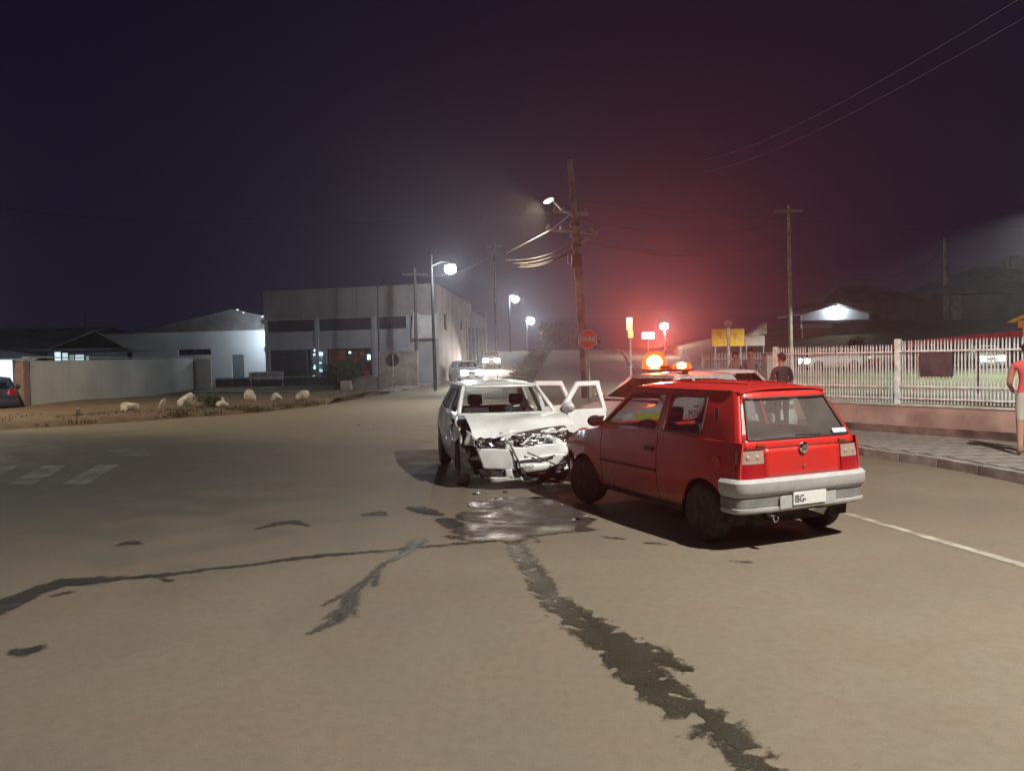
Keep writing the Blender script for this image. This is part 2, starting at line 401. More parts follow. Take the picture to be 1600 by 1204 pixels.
# far side: cross street running left beyond the verge is part of the same sheet; grass median splitting the hill street
def med_l(y): return pl([(49, -.75), (54, -.35), (75, 1.1), (100, 2.6), (150, 6.3)], y)
def med_r(y): return pl([(49, .35), (54, 1.15), (62, 1.75), (75, 2.9), (100, 4.9), (150, 8.2)], y)
bm = BM(); yy = [49, 50, 51, 54, 58, 64, 70, 78, 86, 94, 102, 112, 124, 138, 150]
rows = [[bm.verts.new((lerp(med_l(y), med_r(y), k / 4), y, T(0, y) + (.13 if 0 < k < 4 else .12) + .08 * math.sin(math.pi * k / 4))) for k in range(5)] for y in yy]
for r0, r1 in zip(rows, rows[1:]):
    for i in range(4): bm.faces.new((r0[i], r0[i + 1], r1[i + 1], r1[i]))
MED = obj('median_grass', bm, M['verge'], smooth_=60); tag(MED, kind='structure')
def kerb_run(name, pts, w, h, zf, n_piece=1.0, matk=None, parent=None, kind=None):
    """a row of kerb stones along pts (x,y)"""
    root = empty(name) if parent is None else parent
    root['kind'] = 'structure'
    P = [Vector((p[0], p[1], 0)) for p in pts]; segs = []
    for a, b in zip(P, P[1:]):
        L_ = (b - a).length; k = max(1, round(L_ / n_piece))
        for i in range(k): segs.append((a.lerp(b, i / k), a.lerp(b, (i + 1) / k)))
    for a, b in segs:
        d = (b - a).normalized(); nrm = Vector((d.y, -d.x, 0)) * w
        g = d * .006; j = random.uniform(-.006, .006)
        q = [a + g, b - g, b - g + nrm, a + g + nrm]
        z0 = zf((a + b) / 2)
        o = obj('kerb_stone', slab(BM(), [(v.x, v.y) for v in q], z0 - .1, z0 + h + j), matk or M['concrete'], root, bevel=.012)
    return root
kz = lambda v: T(0, v.y)
kp = [(x, y) for y, x in KERB if 2 <= y <= 24]
kerb_run('kerb', kp[::1], .14, .15, kz, .95)
kp2 = [(x, y) for y, x in KERB if 24 <= y <= 60]
o = obj('far_kerb', BM(), M['concrete']); bpy.data.objects.remove(o)
bm = BM()
for (a, b) in zip([k for k in KERB if k[0] >= 24], [k for k in KERB if k[0] >= 24][1:]):
    n = 6
    for i in range(n):
        y0, y1 = lerp(a[0], b[0], i / n), lerp(a[0], b[0], (i + 1) / n); x0, x1 = lerp(a[1], b[1], i / n), lerp(a[1], b[1], (i + 1) / n)
        v = [bm.verts.new(p) for p in ((x0, y0, T(0, y0)), (x1, y1, T(0, y1)), (x1, y1, T(0, y1) + .15), (x0, y0, T(0, y0) + .15), (x0 + .15, y0, T(0, y0) + .15), (x1 + .15, y1, T(0, y1) + .15))]
        bm.faces.new(v[:4]); bm.faces.new((v[3], v[2], v[5], v[4]))
tag(obj('kerb', bm, M['concrete']), kind='structure')
for nm, fn, sgn in (('kerb', med_l, -1), ('kerb', med_r, 1)):
    bm = BM()
    for y0, y1 in zip(yy, yy[1:]):
        x0, x1 = fn(y0), fn(y1); h = .14; w = sgn * .14
        v = [bm.verts.new(p) for p in ((x0 + w, y0, T(0, y0)), (x1 + w, y1, T(0, y1)), (x1 + w, y1, T(0, y1) + h), (x0 + w, y0, T(0, y0) + h), (x0, y0, T(0, y0) + h + .01), (x1, y1, T(0, y1) + h + .01))]
        bm.faces.new(v[:4]); bm.faces.new((v[3], v[2], v[5], v[4]))
    tag(obj(nm, bm, M['concrete']), kind='structure')
# pavement between kerb and fence: paving slabs in a loop
PA, PB = Vector((9.5, 13.41, 0)), Vector((6.2, 18.6, 0))       # line of the fence wall
def fx(y): return PA.x + (PB.x - PA.x) * (y - PA.y) / (PB.y - PA.y)
pav_out = [(9.9, 4), (11, 8), (11, 13.2)]
bm = BM(); pr = []
for y in [-12, 0, 2, 5, 8, 9.5, 10.4, 11.3, 12.1, 12.8, 13.5, 14.5, 15.5, 16.5, 17.5, 18.7, 20, 22, 24, 30, 40, 60]:
    a = right_lim(y) + .14; b = 14 if y < 13.3 else (max(a + .05, fx(y)) if y <= 18.7 else a + 3.2)
    pr.append([bm.verts.new((lerp(a, b, i / 4), y, T(0, y) + .140)) for i in range(5)])
for r0, r1 in zip(pr, pr[1:]):
    for i in range(4): bm.faces.new((r0[i], r0[i + 1], r1[i + 1], r1[i]))
M['pave'] = mat('pavement_concrete', (.27, .25, .22), .9, 0, 2.2, .2, bump=.3, bump_s=40)
PAV = obj('pavement', bm, M['pave']); tag(PAV, kind='structure')
tiles = None
for iy in range(0, 24):
    y0 = 8.4 + iy * .42
    for ix in range(12):
        x0 = right_lim(y0 + .2) + .17 + ix * .42
        if x0 + .42 > (12.2 if y0 < 12.8 else fx(y0 + .4) - .05): continue
        if y0 > 16.5: continue
        if tiles is None:
            tiles = bpy.data.meshes.new('slab_tile'); b_m = bx(-.204, .204, -.204, .204, 0, .012); b_m.to_mesh(tiles); b_m.free(); tiles.materials.append(M['pave'])
        o = bpy.data.objects.new('paving_slab', tiles); COL.objects.link(o); o.parent = PAV
        o.location = (x0 + .21, y0 + .21, .1405 + random.uniform(0, .004)); o.rotation_euler = (random.uniform(-.006, .006), random.uniform(-.006, .006), 0)
# verge: raised strip of soil and weeds between the junction and the lots
def verge_front(x): return pl([(-60, 17.5), (-30, 19.5), (-15.5, 22.8), (-13, 24.8), (-9.6, 28.7), (-8.2, 32.6), (-7.5, 36.5)], x)
bm = BM(); xs = [-60, -45, -35, -28] + [-24 + i * .5 for i in range(33)] ; rows = []
for x in xs:
    y0 = verge_front(x); y1 = pl([(-24, 40), (-16, 44), (-8, 46), (-7.5, 44)], x)
    rows.append([bm.verts.new((x, lerp(y0, y1, (k / 14) ** 1.5), -.02 if k == 0 else .10 * smooth(0, 3, k) + .10 * noise.noise(Vector((x * .7, k * .9, 0))) + .05)) for k in range(15)])
for r0, r1 in zip(rows, rows[1:]):
    for i in range(14): bm.faces.new((r0[i], r0[i + 1], r1[i + 1], r1[i]))
tag(obj('verge_soil', bm, M['dirt'], smooth_=60), kind='structure')
M['path'] = mat('pale_lot_path', (.36, .33, .3), .9, 0, 1, .2)
# grass tufts on the verge
def tufts(name, spots, hmin, hmax, mt, label, seed=1):
    rnd = random.Random(seed); V = []; Fc = []
    for (x, y, z, r, n) in spots:
        for _ in range(n):
            a = rnd.uniform(0, 6.28); q = r * math.sqrt(rnd.random()); px, py = x + q * math.cos(a), y + q * math.sin(a)
            h = rnd.uniform(hmin, hmax); l = rnd.uniform(-.5, .5) * h; m_ = rnd.uniform(-.5, .5) * h; w = rnd.uniform(.012, .03); b = rnd.uniform(0, 3.14)
            dx, dy = w * math.cos(b), w * math.sin(b); i = len(V)
            V += [(px - dx, py - dy, z - .03), (px + dx, py + dy, z - .03), (px + l * .5 + dx * .6, py + m_ * .5 + dy * .6, z + h * .6), (px + l * .5 - dx * .6, py + m_ * .5 - dy * .6, z + h * .6), (px + l, py + m_, z + h)]
            Fc += [(i, i + 1, i + 2, i + 3), (i + 3, i + 2, i + 4)]
    o = mesh_from(name, V, Fc, mt); tag(o, label, 'grass', kind='stuff'); return o
rnd = random.Random(3); sp = []
for _ in range(300):
    x = rnd.uniform(-26, -7.8); y = verge_front(x) + .25 + abs(rnd.gauss(0, 1)) * 2.6
    if noise.noise(Vector((x * .35, y * .3, 3))) < -.12: continue
    sp.append((x, y, .08, rnd.uniform(.2, .8), rnd.randint(20, 50)))
tufts('verge_grass', sp, .04, .17, M['grassb'], 'dry green and straw weeds growing along the soil verge behind the white stones', 4)
sp = [(lerp(med_l(y), med_r(y), rnd.random()), y, T(0, y) + .16, .5, 40) for y in [rnd.uniform(50, 110) for _ in range(160)]]
tufts('median_weeds', sp, .05, .22, M['grassb'], 'short yellowish grass covering the median of the hill street', 5)
rnd = random.Random(9); bm = BM()
for _ in range(420):
    x = rnd.uniform(-25, -7.8); y = verge_front(x) + rnd.uniform(.0, 9); s_ = rnd.uniform(.02, .075); ret = bmesh.ops.create_icosphere(bm, subdivisions=1, radius=s_)
    for v in ret['verts']: v.co = Vector((v.co.x * rnd.uniform(.7, 1.4), v.co.y * rnd.uniform(.7, 1.3), v.co.z * rnd.uniform(.4, .9))) + Vector((x, y, .09))
tag(obj('verge_gravel', bm, mat('gravel_mixed', (.24, .19, .14), .95, 0, 1.5, .25), smooth_=30), 'loose clods and small stones scattered over the soil verge', 'gravel', kind='stuff')
# ------------------------------------------------ raised lawn behind the fence, back street, bank
bm = BM(); ry = [13.42, 14.5, 16, 17.5, 18.6, 20.5, 24.8, 30, 40, 47]
def lx(y): return pl([(13.42, 9.62), (18.6, 6.34), (20.5, 6.95 + .12), (24.8, 6.35), (30, 8.2), (40, 10.5), (47, 12)], y)
rows = [[bm.verts.new((lerp(lx(y), 70, (i / 10) ** 1.6), y, .62 + .05 * noise.noise(Vector((i, y * .3, 0))))) for i in range(11)] for y in ry]
for r0, r1 in zip(rows, rows[1:]):
    for i in range(10): bm.faces.new((r0[i], r0[i + 1], r1[i + 1], r1[i]))
for r0, r1 in zip(rows, rows[1:]):
    a, b = r0[0], r1[0]; c = bm.verts.new((b.co.x, b.co.y, -.1)); d = bm.verts.new((a.co.x, a.co.y, -.1)); bm.faces.new((a, b, c, d))
tag(obj('lawn', bm, M['lawn'], smooth_=50), kind='structure')
bm = slab(BM(), [(12, 46.9), (90, 46.9), (90, 61), (16, 61)], -.1, .63)
M['asphalt'] = mat('back_street_asphalt', (.11, .10, .095), .9, 0, 1.5, .2, bump=.3)
tag(obj('back_street', bm, M['asphalt']), kind='structure')
bm = BM(); rows = []
for j, y in enumerate([60.8, 64, 68, 72, 76, 80, 84, 90, 110, 160]):
    z = .6 + 4.6 * smooth(60, 86, y)
    rows.append([bm.verts.new((lerp(15 + (y - 60) * .12, 130, i / 24), y, z * (1 if i > 2 else lerp(.55, 1, i / 3)) + .5 * noise.noise(Vector((i * .6, y * .1, 5))))) for i in range(25)])
for r0, r1 in zip(rows, rows[1:]):
    for i in range(24): bm.faces.new((r0[i], r0[i + 1], r1[i + 1], r1[i]))
for r0, r1 in zip(rows, rows[1:]):
    a, b = r0[0], r1[0]; c = bm.verts.new((b.co.x - .5, b.co.y, -.1)); d = bm.verts.new((a.co.x - .5, a.co.y, -.1)); bm.faces.new((a, b, c, d))
tag(obj('bank', bm, M['bank'], smooth_=60), kind='structure')
# ------------------------------------------------ road markings
def ground_poly(name, px, mt, dz=.004, label=None, cat=None, group=None, kind=None, sub=1):
    pts = [G(*p) for p in px]; bm = BM(); bm.faces.new([bm.verts.new((p.x, p.y, T(0, p.y) + dz)) for p in pts])
    o = obj(name, bm, mt)
    for f in o.data.polygons:
        if f.normal.z < 0: o.data.flip_normals(); break
    return tag(o, label, cat, group, kind)
M['zebra'] = mat('worn_crossing_paint', (.20, .195, .185), .9, 0, 2.5, .2, col2=(.085, .08, .078), detail=10)
M['zebra_faint'] = mat('faded_crossing_paint', (.12, .115, .11), .9, 0, 2.5, .2, col2=(.07, .066, .064), detail=10)
XW = empty('road_marking'); XW['kind'] = 'structure'
def strip(a, b, w0, w1, mt, parent, name):
    a, b = G(*a), G(*b); d = (b - a).normalized(); n = Vector((-d.y, d.x, 0)); bm = BM(); n_ = 12; vs = []
    for i in range(n_ + 1):
        p = a.lerp(b, i / n_); w = lerp(w0, w1, i / n_) / 2 * random.uniform(.9, 1.1)
        vs.append((bm.verts.new(p + n * w + Vector((0, 0, .004))), bm.verts.new(p - n * w + Vector((0, 0, .004)))))
    for u, v in zip(vs, vs[1:]): bm.faces.new((u[0], v[0], v[1], u[1]))
    return obj(name, bm, mt, parent)
LM = strip((1322, 802), (1720, 918), .10, .11, M['paint_line'], None, 'lane_line'); LM['kind'] = 'structure'
for q in ([(12, 756), (52, 757), (106, 727), (70, 727)], [(97, 757), (134, 757), (186, 726), (152, 726)], [(-70, 755), (-30, 755), (30, 727), (-4, 727)]):
    o = ground_poly('crossing_stripe', q, M['zebra']); o.parent = XW
ground_poly('faded_arrow', [(160, 702), (228, 700), (236, 712), (200, 714)], M['zebra_faint']).parent = XW
# ------------------------------------------------ liquid on the road (marching squares on real ground coordinates)
def contour_mesh(name, strokes, res, mt, dz, namp, nscale, holes=.0, seed=0, parent=None, soft=.03, widen=1.0):
    """strokes: list of polylines [(px,py,width_in_m),...]"""
    segs = []
    for st in strokes:
        w = [(G(p[0], p[1]), p[2] * widen) for p in st]
        if len(w) == 1: w = w + [(w[0][0] + Vector((.001, 0, 0)), w[0][1])]
        segs += [(a[0].x, a[0].y, a[1], b[0].x, b[0].y, b[1]) for a, b in zip(w, w[1:])]
    x0 = min(min(s[0], s[3]) for s in segs) - .7; x1 = max(max(s[0], s[3]) for s in segs) + .7
    y0 = min(min(s[1], s[4]) for s in segs) - .7; y1 = max(max(s[1], s[4]) for s in segs) + .7
    nx, ny = int((x1 - x0) / res) + 1, int((y1 - y0) / res) + 1
    X, Y = np.meshgrid(x0 + np.arange(nx) * res, y0 + np.arange(ny) * res, indexing='ij')
    Fd = np.full(X.shape, 9.0)
    for ax, ay, aw, bx_, by_, bw in segs:
        dx, dy = bx_ - ax, by_ - ay; L2 = dx * dx + dy * dy + 1e-9
        t = np.clip(((X - ax) * dx + (Y - ay) * dy) / L2, 0, 1)
        d = np.hypot(X - ax - t * dx, Y - ay - t * dy) - (aw + (bw - aw) * t) / 2
        Fd = np.minimum(Fd, d)
    near = np.argwhere(Fd < namp * 1.6)
    for i, j in near:
        v = Vector((X[i, j] * nscale, Y[i, j] * nscale, seed))
        Fd[i, j] += namp * (noise.noise(v) + .6 * noise.noise(v * 2.7) + .35 * noise.noise(v * 6.1))
        if holes:
            h = noise.noise(Vector((X[i, j] * nscale * .8, Y[i, j] * nscale * .8, seed + 9)))
            if h > .12: Fd[i, j] += holes * (h - .12)
    Fd -= soft
    V = []; ids = {}; Fc = []; DV = []
    def vert(key, x, y, f):
        if key not in ids: ids[key] = len(V); V.append((x, y, dz)); DV.append(f)
        return ids[key]
    S = Fd < 0
    for i in range(nx - 1):
        row = S[i] | S[i + 1]
        for j in np.nonzero(row[:-1] | row[1:])[0]:
            c = [(i, j), (i + 1, j), (i + 1, j + 1), (i, j + 1)]; poly = []
            for k in range(4):
                a, b = c[k], c[(k + 1) % 4]; fa, fb = Fd[a], Fd[b]
                if fa < 0: poly.append(vert(a, X[a], Y[a], Fd[a]))
                if (fa < 0) != (fb < 0):
                    t = fa / (fa - fb); key = (min(a, b), max(a, b)); poly.append(vert(key, X[a] + t * (X[b] - X[a]), Y[a] + t * (Y[b] - Y[a]), 0.0))
            if len(poly) >= 3: Fc.append(poly)
    o = mesh_from(name, V, Fc, mt, parent); at = o.data.attributes.new('shore', 'FLOAT', 'POINT'); at.data.foreach_set('value', np.array(DV, dtype=np.float32)); return o
o = contour_mesh('spilled_puddle', [[(770, 788, .62), (800, 786, .8), (840, 790, .8), (880, 802, .5)], [(748, 828, .55), (800, 830, .62), (870, 826, .45), (926, 828, .10)], [(762, 806, .75), (840, 808, .85), (890, 815, .55)], [(735, 838, .30), (800, 842, .25)]], .015, M['puddle'], .0085, .05, 3.2, 0, 1)
tag(o, 'shallow brown puddle of coolant on the road under the crushed white car', 'puddle')
o = contour_mesh('liquid_trickle', [[(800, 842, .12), (812, 862, .16), (835, 895, .17), (852, 925, .18), (885, 955, .22), (930, 985, .26), (975, 1020, .28), (1010, 1062, .24), (1060, 1085, .16)],
    [(930, 985, .14), (1000, 1010, .15), (1050, 1035, .13), (1072, 1046, .06)], [(940, 1000, .12), (985, 1055, .12), (1020, 1090, .10), (1058, 1120, .05)], [(1030, 1075, .14), (1080, 1105, .17), (1130, 1140, .17), (1170, 1180, .16), (1215, 1235, .16)],
    [(1075, 1150, .03), (1110, 1143, .05), (1140, 1146, .07)], [(800, 835, .22), (830, 845, .14)]], .009, M['wet'], .0045, 0.05, 12, .34, 3, widen=1.2)
tag(o, 'long dark wet trickle running from the puddle towards the bottom of the photo', 'liquid stain')
o = contour_mesh('liquid_trickle', [[(765, 845, .09), (700, 851, .06), (640, 857, .05), (560, 864, .06), (500, 868, .12), (455, 874, .09), (400, 882, .06), (330, 889, .06), (268, 897, .09), (200, 903, .10), (150, 907, .18), (100, 910, .26), (60, 922, .20), (20, 938, .24), (-40, 965, .32), (-120, 1010, .35)],
    [(240, 901, .05), (266, 908, .03)], [(100, 906, .08), (160, 905, .02)], [(110, 925, .05), (85, 930, .04)]], .010, M['oil'], .0045, .045, 8, .0, 11)
tag(o, 'thin black oil line crossing the road to the left edge, widening at its end', 'liquid stain')
o = contour_mesh('liquid_trickle', [[(655, 845, .17), (628, 868, .07), (600, 880, .05), (575, 905, .05), (550, 925, .10), (545, 945, .12), (525, 970, .09), (500, 982, .05), (484, 990, .02)], [(560, 915, .04), (520, 938, .03), (505, 946, .015)],
    [(590, 890, .03), (585, 915, .03)], [(545, 940, .03), (510, 965, .02)], [(548, 950, .05), (555, 962, .03)]], .008, M['wet'], .0047, .02, 14, .03, 23)
tag(o, 'forked wet trickle branching off the oil line, left of the long one', 'liquid stain')
for k, (st, lb) in enumerate([([[(648, 793, .22), (665, 799, .26), (685, 804, .12)], [(695, 812, .20), (712, 822, .26)]], 'small oil smear beside the front of the white car'),
    ([[(400, 827, .03), (430, 819, .13), (455, 815, .17), (480, 821, .04)]], 'wavy oil smear on the bare road above the oil line'),
    ([[(184, 852, .07), (205, 848, .15), (218, 850, .05)]], 'small oil smear on the road near the faded crossing'),
    ([[(570, 804, .10), (590, 802, .20), (602, 805, .06)]], 'faint oil smear on the road left of the puddle'),
    ([[(30, 1018, .10), (46, 1016, .16), (60, 1012, .08)]], 'round dark oil spot near the left edge of the road'),
    ([[(700, 838, .10), (735, 842, .09)]], 'wet patch joining the puddle to the oil line'),
    ([[(942, 838, .01), (955, 840, .05), (975, 842, .01)], [(1010, 848, .01), (1030, 849, .035), (1046, 850, .01)], [(1145, 877, .01), (1170, 878, .03)]], 'fine oil splashes on the road beside the red car')]):
    o = contour_mesh('oil_spot', st, .012, M['oil'] if k not in (5,) else M['wet'], .0042 + .0001 * k, .035, 9, 0, 31 + k)
    tag(o, lb, 'oil spot', 'oil spots on the road', 'stuff' if k in (0, 6) else None)
# ================================================================== FENCE
def thing(name, label, cat, loc=(0, 0, 0), rz=0, group=None): return empty(name, loc, rz, label, cat, group)
FD = (PB - PA).normalized(); FN = Vector((FD.y, -FD.x, 0)); FA = math.atan2(FD.y, FD.x)
FL = (PB - PA).length
picket_me = None
def picket_mesh(h, w=.023, t=.014):
    bm = BM(); pts = [(-w / 2, 0), (w / 2, 0), (w / 2, h - .05), (0, h), (-w / 2, h - .05)]
    prism(bm, pts, -t / 2, t / 2); bmesh.ops.recalc_face_normals(bm, faces=bm.faces)
    me = bpy.data.meshes.new('picket'); bm.to_mesh(me); bm.free(); me.materials.append(M['fence_white']); return me
def picket_fence(p0, p1, zb, h, n, label, pitch_rails=(.1, .34, 1.05), name='picket_fence', posts=(0, 1), ph=None, group=None):
    d = Vector((p1[0] - p0[0], p1[1] - p0[1], 0)); L_ = d.length; r = thing(name, label, 'fence', (p0[0], p0[1], zb), math.atan2(d.y, d.x), group)
    me = picket_mesh(h)
    for i in range(n):
        o = bpy.data.objects.new('picket', me); COL.objects.link(o); o.parent = r
        o.location = (L_ * (i + .5) / n, random.uniform(-.003, .003), .03); o.rotation_euler = (random.uniform(-.01, .01), random.uniform(-.008, .008), 0)
    for z in pitch_rails: obj('rail', bx(0, L_, .012, .04, z, z + .035), M['fence_white'], r)
    for k in posts: obj('post', bx(L_ * k - .05, L_ * k + .05, -.05, .05, -.02, (ph or h) + .04), M['fence_white'], r, bevel=.008)
    return r
# wall under the fence
w = thing('low_wall', 'low salmon painted masonry wall carrying the white picket fence', 'wall', (PA.x, PA.y, 0), FA)
obj('wall', bx(0, FL, -.16, 0, -.1, .70), M['fence_wall'], w)
obj('coping', bx(-.01, FL + .01, -.19, .02, .70, .745), mat('coping', (.5, .48, .43), .9, 0, 3, .15), w, bevel=.01)
obj('plinth_stain', bx(0, FL, 0, .006, .10, .30), mat('wall_base_grime', (.19, .12, .10), .95, 0, 2, .3), w)
off = lambda t: PA + FD * t - Vector((-FD.y, FD.x, 0)) * -0.08 * -1
def fp(t): p = PA + FD * t; q = Vector((-FD.y, FD.x, 0)) * -.08; return (p.x + q.x, p.y + q.y)
t_mid = 3.05
w_a = picket_fence(fp(.02), fp(t_mid), .745, 1.26, 46, 'white picket fence panel on the salmon wall, nearer one with a dark board behind it', posts=(0, 1), ph=1.28, group='picket fence panels')
w_b = picket_fence(fp(t_mid + .1), fp(FL - .05), .735, 1.20, 44, 'white picket fence panel on the salmon wall, farther one in front of the silver car', posts=(1,), ph=1.2, group='picket fence panels')
w_c = picket_fence((6.95, 20.6), (6.15, 25.0), .62, 1.22, 44, 'farther white picket fence behind the police car and the standing men', posts=(0, 1), group='picket fence panels')
w = thing('gate_pillar', 'white pillar standing behind the two men at the gap in the fence', 'pillar', (6.85, 20.3, 0), .1)
obj('shaft', bx(-.28, .28, -.14, .14, 0, 1.78), mat('white_render', (.55, .52, .49), .8, 0, 3, .1), w, bevel=.01); obj('cap', bx(-.3, .3, -.16, .16, 1.78, 1.83), M['concrete'], w)
w = thing('notice_board', 'dark board fixed behind the pickets of the nearer fence panel', 'board', (*fp(1.92), 1.22), FA)
obj('board', bx(0, .63, .046, .060, .10, .54), mat('notice_dark', (.10, .065, .08), .7, 0, 4, .15), w); obj('frame', bx(-.012, .642, .042, .0455, .088, .552), M['darkmetal'], w)
# thin white post at 1138
p = A(1138, 512, 22.5)
w = thing('lamp_standard', 'thin white post with a round head in front of the yellow billboard', 'post', (p.x, p.y, 0))
obj('shaft', tb([(0, 0, 0), (0, 0, p.z)], .045), M['fence_white'], w); obj('head', lathe(BM(), [(0, p.z), (.1, p.z + .05), (.12, p.z + .12), (.08, p.z + .2), (0, p.z + .22)], 12), M['galv'], w, smooth_=40)
# red boarded strip above the fence line far behind
a, b = A(1395, 543, 24), A(1650, 522, 19); d = Vector((b.x - a.x, b.y - a.y, 0))
w = thing('canopy', 'long red canopy edge running above the near end of the fence', 'canopy', (a.x, a.y, a.z), math.atan2(d.y, d.x))
sl = math.atan2(b.z - a.z, d.length)
obj('fascia', bx(0, d.length, 0, .05, -.02, .17, Matrix.Rotation(-sl, 4, 'Y')), mat('red_fascia', (.5, .06, .06), .5, 0, 3, .15), w)
obj('roof_sheet', bx(0, d.length, .05, 1.4, .12, .16, Matrix.Rotation(-sl, 4, 'Y')), M['galv'], w)
for t in (.1, d.length * .55): obj('support', tb([(t, .2, 0), (t, .2, -a.z + .6)], .04), M['darkmetal'], w)
# orange-yellow awning at right edge
p = A(1612, 503, 16.5)
w = thing('awning', 'curved orange and yellow awning at the right edge above the man', 'awning', (p.x, p.y, p.z))
bm = BM(); grid(lambda u, v, d: Vector((-.35 + u * 2.2, v * .3, .35 * math.sin(min(1, u * 2.4) * math.pi / 2) - .12 * u)), 10, 3, bm=bm)
obj('cloth', bm, mat('orange_cloth', (.6, .3, .03), .8, 0, 4, .2), w, smooth_=60)
obj('valance', bx(-.3, 1.9, -.02, 0, -.12, .03), mat('brown_cloth', (.35, .12, .03), .8), w)
obj('pole', tb([(-.02, .2, .05), (-.02, .2, -p.z + .15)], .025), M['galv'], w); obj('pole', tb([(1.7, .2, .2), (1.7, .2, -p.z + .15)], .025), M['galv'], w)
# ================================================================== BUILDINGS
def wall_grid(root, u0, u1, z0, z1, holes, mt, y0=0, th=.2, name='wall'):
    """wall in local x-z plane with rectangular openings (u0,u1,z0,z1)"""
    us = sorted({u0, u1, *[h[0] for h in holes], *[h[1] for h in holes]}); zs = sorted({z0, z1, *[h[2] for h in holes], *[h[3] for h in holes]})
    bm = BM()
    for a, b in zip(us, us[1:]):
        for c, d in zip(zs, zs[1:]):
            mx, mz = (a + b) / 2, (c + d) / 2
            if any(h[0] < mx < h[1] and h[2] < mz < h[3] for h in holes): continue
            box(bm, a, b, y0, y0 + th, c, d)
    bmesh.ops.remove_doubles(bm, verts=bm.verts, dist=1e-4)
    # drop inner coincident faces
    bm.verts.index_update(); seen = {}
    for f in list(bm.faces):
        k = tuple(sorted(v.index for v in f.verts))
        seen.setdefault(k, []).append(f)
    kill = [f for l in seen.values() if len(l) > 1 for f in l]
    bmesh.ops.delete(bm, geom=kill, context='FACES')
    return obj(name, bm, mt, root)
M['b_upper'] = mat('grey_beige_cladding', (.30, .255, .255), .8, 0, .5, .1)
M['b_lower'] = mat('pale_band_paint', (.42, .42, .45), .8, 0, .5, .1)
M['b_side'] = mat('pale_side_paint', (.42, .40, .42), .85, 0, .5, .12)
M['b_dark'] = mat('dark_shutter', (.055, .06, .075), .6, 0, 3, .15)
M['win_dark'] = mat('dark_window_pane', (.03, .028, .035), .12, 0)
M['brick'] = mat('rust_brown_shopfront', (.16, .055, .035), .7, 0, 1.2, .3)
BA, BB = Vector((-17.7, 56.2, 0)), Vector((-4.95, 52.7, 0))
BL = (BB - BA).length; bang = math.atan2((BB - BA).y, (BB - BA).x)
B = thing('commercial_building', 'long grey two-storey commercial building on the corner of the hill street', 'building', BA, bang)
wins = [(.25, 4.0), (4.35, 8.35), (8.75, 10.95), (11.3, 12.2)]
hol = [(a, b, 4.02, 4.86) for a, b in wins] + [(.35, 4.6, 0, 2.75), (4.85, 8.3, 0, 2.75)]
wall_grid(B, 0, BL, -.3, 4.95, hol, M['b_lower'])
for i in range(9):
    a, b = BL * i / 9, BL * (i + 1) / 9
    obj('cladding_panel', bx(a + .012, b - .012, -.06, .15, 4.97, 6.98), M['b_upper'], B)
for a, b in wins:
    wf = obj('window', bx(a - .04, b + .04, .06, .1, 3.98, 4.90), M['darkmetal'], B)
    n = max(1, round((b - a) / 1.0))
    for k in range(n): obj('pane', bx(lerp(a, b, k / n) + .03, lerp(a, b, (k + 1) / n) - .03, .03, .06, 4.04, 4.84), M['win_dark'], wf)
for u in (4.17, 8.55, 11.12): obj('pilaster', bx(u - .13, u + .13, -.08, 0, 0, 4.95), M['b_lower'], B)
sh = obj('roller_shutter', bx(.37, 3.3, .12, .16, 0, 2.74), M['b_dark'], B)
for k in range(13): obj('slat', bx(.38, 3.29, .09, .12, .02 + k * .21, .02 + k * .21 + .19), M['b_dark'], sh)
# lit glass kiosk bay
M['cold_lit'] = emit('cold_lit_display', (.55, .95, 1.0), 2.2)
kb = obj('display_bay', bx(3.4, 4.62, .45, .5, 0, 2.75), M['b_dark'], B)
rnd = random.Random(5)
for k in range(16):
    u = rnd.choice([3.72, 3.95, 4.25, 4.32]) + rnd.uniform(-.1, .1); z = rnd.uniform(1.25, 2.7) if k < 11 else rnd.uniform(.25, 1.1); s = rnd.uniform(.05, .16)
    obj('lit_product', bx(u - s * 1.3, u + s, .30 - .01 * k, .33 - .01 * k, z - s * .6, z + s * .9), M['cold_lit'], kb)
obj('bay_glass', bx(3.42, 4.6, .02, .03, .05, 2.7), M['glass'], B)
point_light('bay_lamp', (4.0, .0, 2.2), 45, (.6, .95, 1), B, .1)
# brown shopfront with shelves
sf = obj('shopfront', bx(4.87, 8.28, .35, .4, 0, 2.74), M['brick'], B)
M['orange_sign'] = mat('faded_orange_board', (.40, .10, .05), .6, 0, 2, .15)
for k in range(3): obj('board', bx(4.95, 6.25, .22, .26, 1.55 + k * .38, 1.88 + k * .38), M['orange_sign'], sf)
for i in range(4):
    for j in range(5): obj('shelf_box', bx(6.45 + i * .44, 6.8 + i * .44, .2, .3, .4 + j * .45, .74 + j * .45), [M['brick'], M['b_dark'], M['orange_sign'], M['brick']][(i * 3 + j) % 4], sf)
obj('lit_product', bx(7.95, 8.18, .1, .14, 1.95, 2.3), M['cold_lit'], sf); obj('lit_product', bx(6.55, 6.7, .1, .13, 2.4, 2.55), M['cold_lit'], sf)
